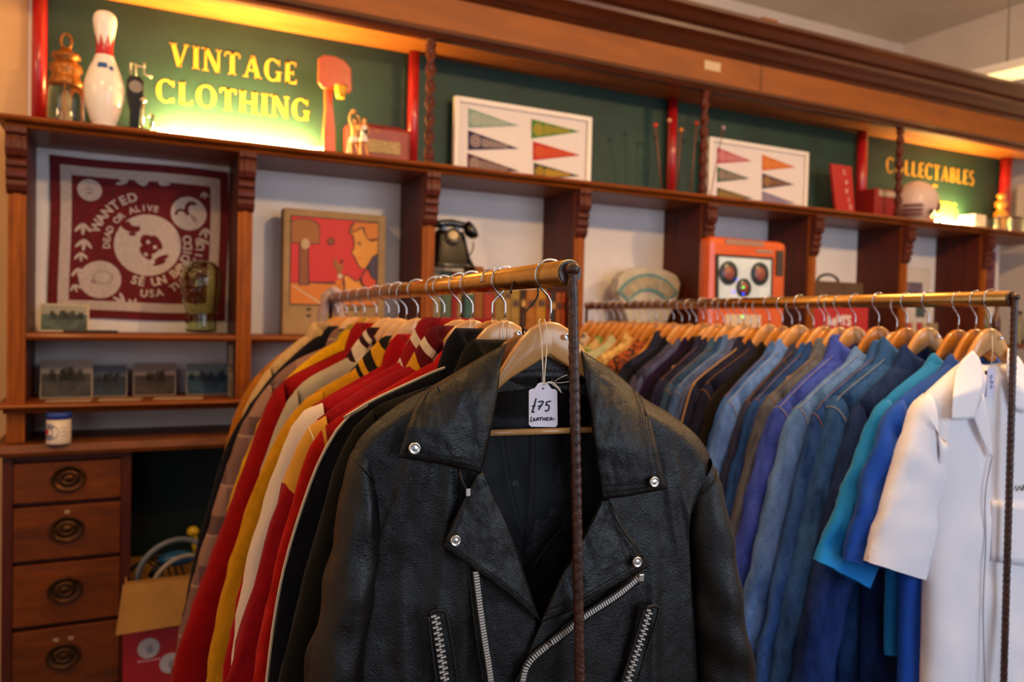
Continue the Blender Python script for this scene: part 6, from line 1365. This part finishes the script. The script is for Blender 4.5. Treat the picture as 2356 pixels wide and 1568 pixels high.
# the hanger and price tag of the leather jacket
hanger(RL, TJ, 'shiny pale wooden hanger with a screw holding the black leather jacket', 0, 0, -.02)
t = thing('price_tag', 'white price tag on string hanging from the front hanger of the leather jacket', 'price tag', RL.pos(TJ), RL.rz)
yt = -.052
sg = MB()
for dx, P in ((0, [(1243, 733), (1240, 738), (1246, 790), (1249, 850), (1250, 890)]), (0, [(1252, 734), (1256, 745), (1258, 800), (1254, 850), (1252, 890)])):
    pts = [JL(a, b, TJ, (-.004 if b < 736 else -.014-.036*min(1, (b-736)/110))) for a, b in spline(P, 20)]
    sg.tube(pts, .00085, 6)
for P in ([(1251, 885), (1265, 880), (1280, 890), (1292, 903)], [(1252, 883), (1268, 878), (1284, 890), (1290, 899)]): sg.tube([JL(a, b, TJ, yt-.002) for a, b in spline(P, 12)], .0008, 6)
sg.build('string', cotton('white_string', 'd8cdbf'), t, world=False)
ns = MB(); [ns.tube([JL(a, b, TJ, -.03) for a, b in spline(P, 10)], .0004, 5) for P in ([(1274, 878), (1290, 868), (1305, 862)], [(1274, 880), (1292, 880), (1310, 877)])]; ns.build('loose_thread', cotton('white_string', 'd8cdbf'), t, world=False)
op = [(1217, 900), (1219, 896), (1224, 894), (1230, 893), (1234, 888), (1238, 882), (1246, 879), (1254, 880), (1262, 884), (1266, 890), (1270, 894), (1278, 895), (1282, 900), (1283, 976), (1279, 982), (1222, 981), (1217, 976)]
tg = MB(); f0 = [JL(a, b, TJ, yt) for a, b in op]; f1 = [p+Vector((0, .0006, 0)) for p in f0]; n_ = len(f0)
tg.add(f0, [tuple(range(n_))[::-1]], 0, False).add(f1, [tuple(range(n_))], 0, False).add(f0+f1, [(i, (i+1) % n_, n_+(i+1) % n_, n_+i) for i in range(n_)], 0, False)
tag_o = tg.build('card', C('e8e0ea', .7), t, world=False)
c = JL(1250, 893, TJ, yt-.0006); hl = MB().lathe([(.0014, -.0002), (.0009, -.0002)], (0, 0, 0), 14, 0, 'y'); hl.v = [v+c for v in hl.v]; hl.build('eyelet', C('8a8288'), tag_o, world=False)
ink = MB()
def pen(P, r=.00075, n=14, sm=True):
    pts = spline(P, n) if sm and len(P) > 2 else spline(P, len(P)) if len(P) == 2 else P
    ink.tube([JL(a, b, TJ, yt-.0007) for a, b in pts], r, 5)
Z = lambda x, y: (1050+x/5.227, 680+y/5.227)
for P in ([(960, 1232), (945, 1290), (930, 1350), (910, 1400), (940, 1392)], [(912, 1328), (950, 1318)], [(990, 1275), (1025, 1268), (1048, 1272), (1020, 1320), (990, 1370)], [(985, 1330), (1030, 1318)], [(1088, 1275), (1080, 1318), (1100, 1308), (1118, 1335), (1108, 1370), (1085, 1388), (1068, 1375)], [(1088, 1278), (1112, 1270), (1136, 1268)]):
    pen([Z(*p) for p in P], .0009)
for P in ([(905, 1455), (895, 1510), (930, 1500)], [(945, 1470), (925, 1480), (945, 1488), (928, 1500), (955, 1497)], [(958, 1503), (980, 1462), (988, 1500)], [(962, 1488), (990, 1485)], [(995, 1468), (1040, 1460)], [(1018, 1465), (1010, 1500)], [(1045, 1465), (1042, 1500)], [(1070, 1460), (1068, 1500)], [(1042, 1482), (1072, 1478)], [(1112, 1462), (1090, 1465), (1088, 1498), (1115, 1495)], [(1090, 1480), (1110, 1478)], [(1128, 1498), (1130, 1465), (1150, 1462), (1152, 1478), (1132, 1482), (1155, 1494), (1185, 1470)]):
    pen([Z(*p) for p in P], .00055)
ink.build('handwriting', mat('black_ink', '08070a', rough=.6), tag_o, world=False)
# ================================================================ details of the white shirt
wt = RR.tpx(2279)
ws = [o for o in bpy.data.objects if o.get('label', '').startswith('white short sleeved shirt')][0]
wp = lambda px, py, y: RR.loc(px, py, wt, y)
M_wc = MATS['white_cotton']
def yw(k): return lambda s, t, u, z: -.032-k-.004*math.sin(PI*s)
G = coons([(2199, 849), (2216, 826), (2238, 806)], [(2190, 963), (2215, 964), (2242, 962)], [(2199, 849), (2194, 900), (2190, 963)], [(2238, 806), (2256, 830), (2262, 880), (2242, 962)], 20, 14)
sheet('collar', G, lambda s, t, u, z: -.012-.030*min(1, t*1.8), .0015, M_wc, ws, tf=wp, wr=.001)
G = coons([(2241, 960), (2262, 905)], [(2279, 1050), (2284, 1046)], [(2241, 960), (2256, 1000), (2279, 1050)], [(2262, 905), (2272, 960), (2284, 1046)], 16, 8)
sheet('lapel', G, lambda s, t, u, z: -.038, .0015, M_wc, ws, tf=wp, wr=.001)
G = coons([(2320, 800), (2345, 822), (2362, 850)], [(2335, 940), (2350, 945), (2372, 950)], [(2320, 800), (2318, 860), (2335, 940)], [(2362, 850), (2368, 900), (2372, 950)], 12, 10)
sheet('collar', G, lambda s, t, u, z: -.012-.030*min(1, t*1.8), .0015, M_wc, ws, tf=wp, wr=.001)
MB().tube([wp(a, b, -.036) for a, b in spline([(2284, 1046), (2272, 1100), (2266, 1160), (2268, 1250), (2262, 1400), (2266, 1568)], 40)], .0014, 6).build('placket_edge', cotton('placket_shadow_grey', 'a8a8b4'), ws, world=False)
G = coons([(2284, 1150), (2356, 1158), (2420, 1160)], [(2282, 1290), (2356, 1300), (2420, 1302)], [(2284, 1150), (2282, 1290)], [(2420, 1160), (2420, 1302)], 8, 8)
sheet('chest_pocket', G, lambda s, t, u, z: -.036, .0015, M_wc, ws, tf=wp)
mb = MB()
for P in ([(2336, 1118), (2340, 1128), (2346, 1118), (2350, 1128), (2354, 1114)], [(2354, 1128), (2357, 1116), (2361, 1128), (2366, 1116), (2370, 1128), (2376, 1118)]): mb.tube([wp(a, b, -.0385) for a, b in spline(P, 24)], .0010, 5)
mb.build('stitched_script', M_thr, ws, world=False)
tg = thing('price_tag', 'small white price tag hanging inside the collar of the white shirt', 'price tag', RR.pos(wt), RR.rz)
a, b = wp(2272, 845, -.03), wp(2288, 912, -.03)
MB().box(a.x, b.x, -.0306, -.030, b.z, a.z).build('card', C('d8d4ee', .7), tg, world=False)
MB().tube([wp(2283, 770, -.016), wp(2284, 810, -.024), wp(2280, 850, -.0305)], .0008, 5).build('string', MATS['white_string'], tg, world=False)
mb = MB(); mb.tube([wp(x, y, -.0312) for x, y in spline([(2276, 868), (2283, 862), (2278, 880), (2285, 876), (2278, 892), (2286, 888)], 24)], .0007, 5); mb.build('handwriting', C('4a4a90'), tg, world=False)
lb_ = MB(); a, b = wp(2266, 852, -.026), wp(2274, 906, -.026); lb_.box(a.x, b.x, -.0266, -.026, b.z, a.z).build('brand_patch', C('3a3c6c', .8), ws, world=False)
# small white strings on the other hangers
for i, (hook, y0, y1, n0) in enumerate(((1161, 739, 757, 'on the pale hanger of the navy piped jacket'), (1137, 742, 754, 'on the golden hanger of the orange red jacket'), (1086, 738, 760, 'on the hanger of the mustard shouldered jacket'), (960, 738, 750, 'on the hanger of the mustard jacket'))):
    t_ = RL.tpx(hook); s_ = MB()
    for dx in (-.006, .005): s_.tube([RL.pos(t_)+RL.u*(dx*.6)+RL.d*(-.002)+Vector((0, 0, -.062)), RL.pos(t_)+RL.u*dx-RL.d*.013+Vector((0, 0, -.068)), RL.pos(t_)+RL.u*(dx*1.1)-RL.d*.014+Vector((0, 0, -.10))], .0008, 5)
    tag(s_.build('tag_string', MATS['white_string']), 'thin white tag string looped '+n0, 'string')
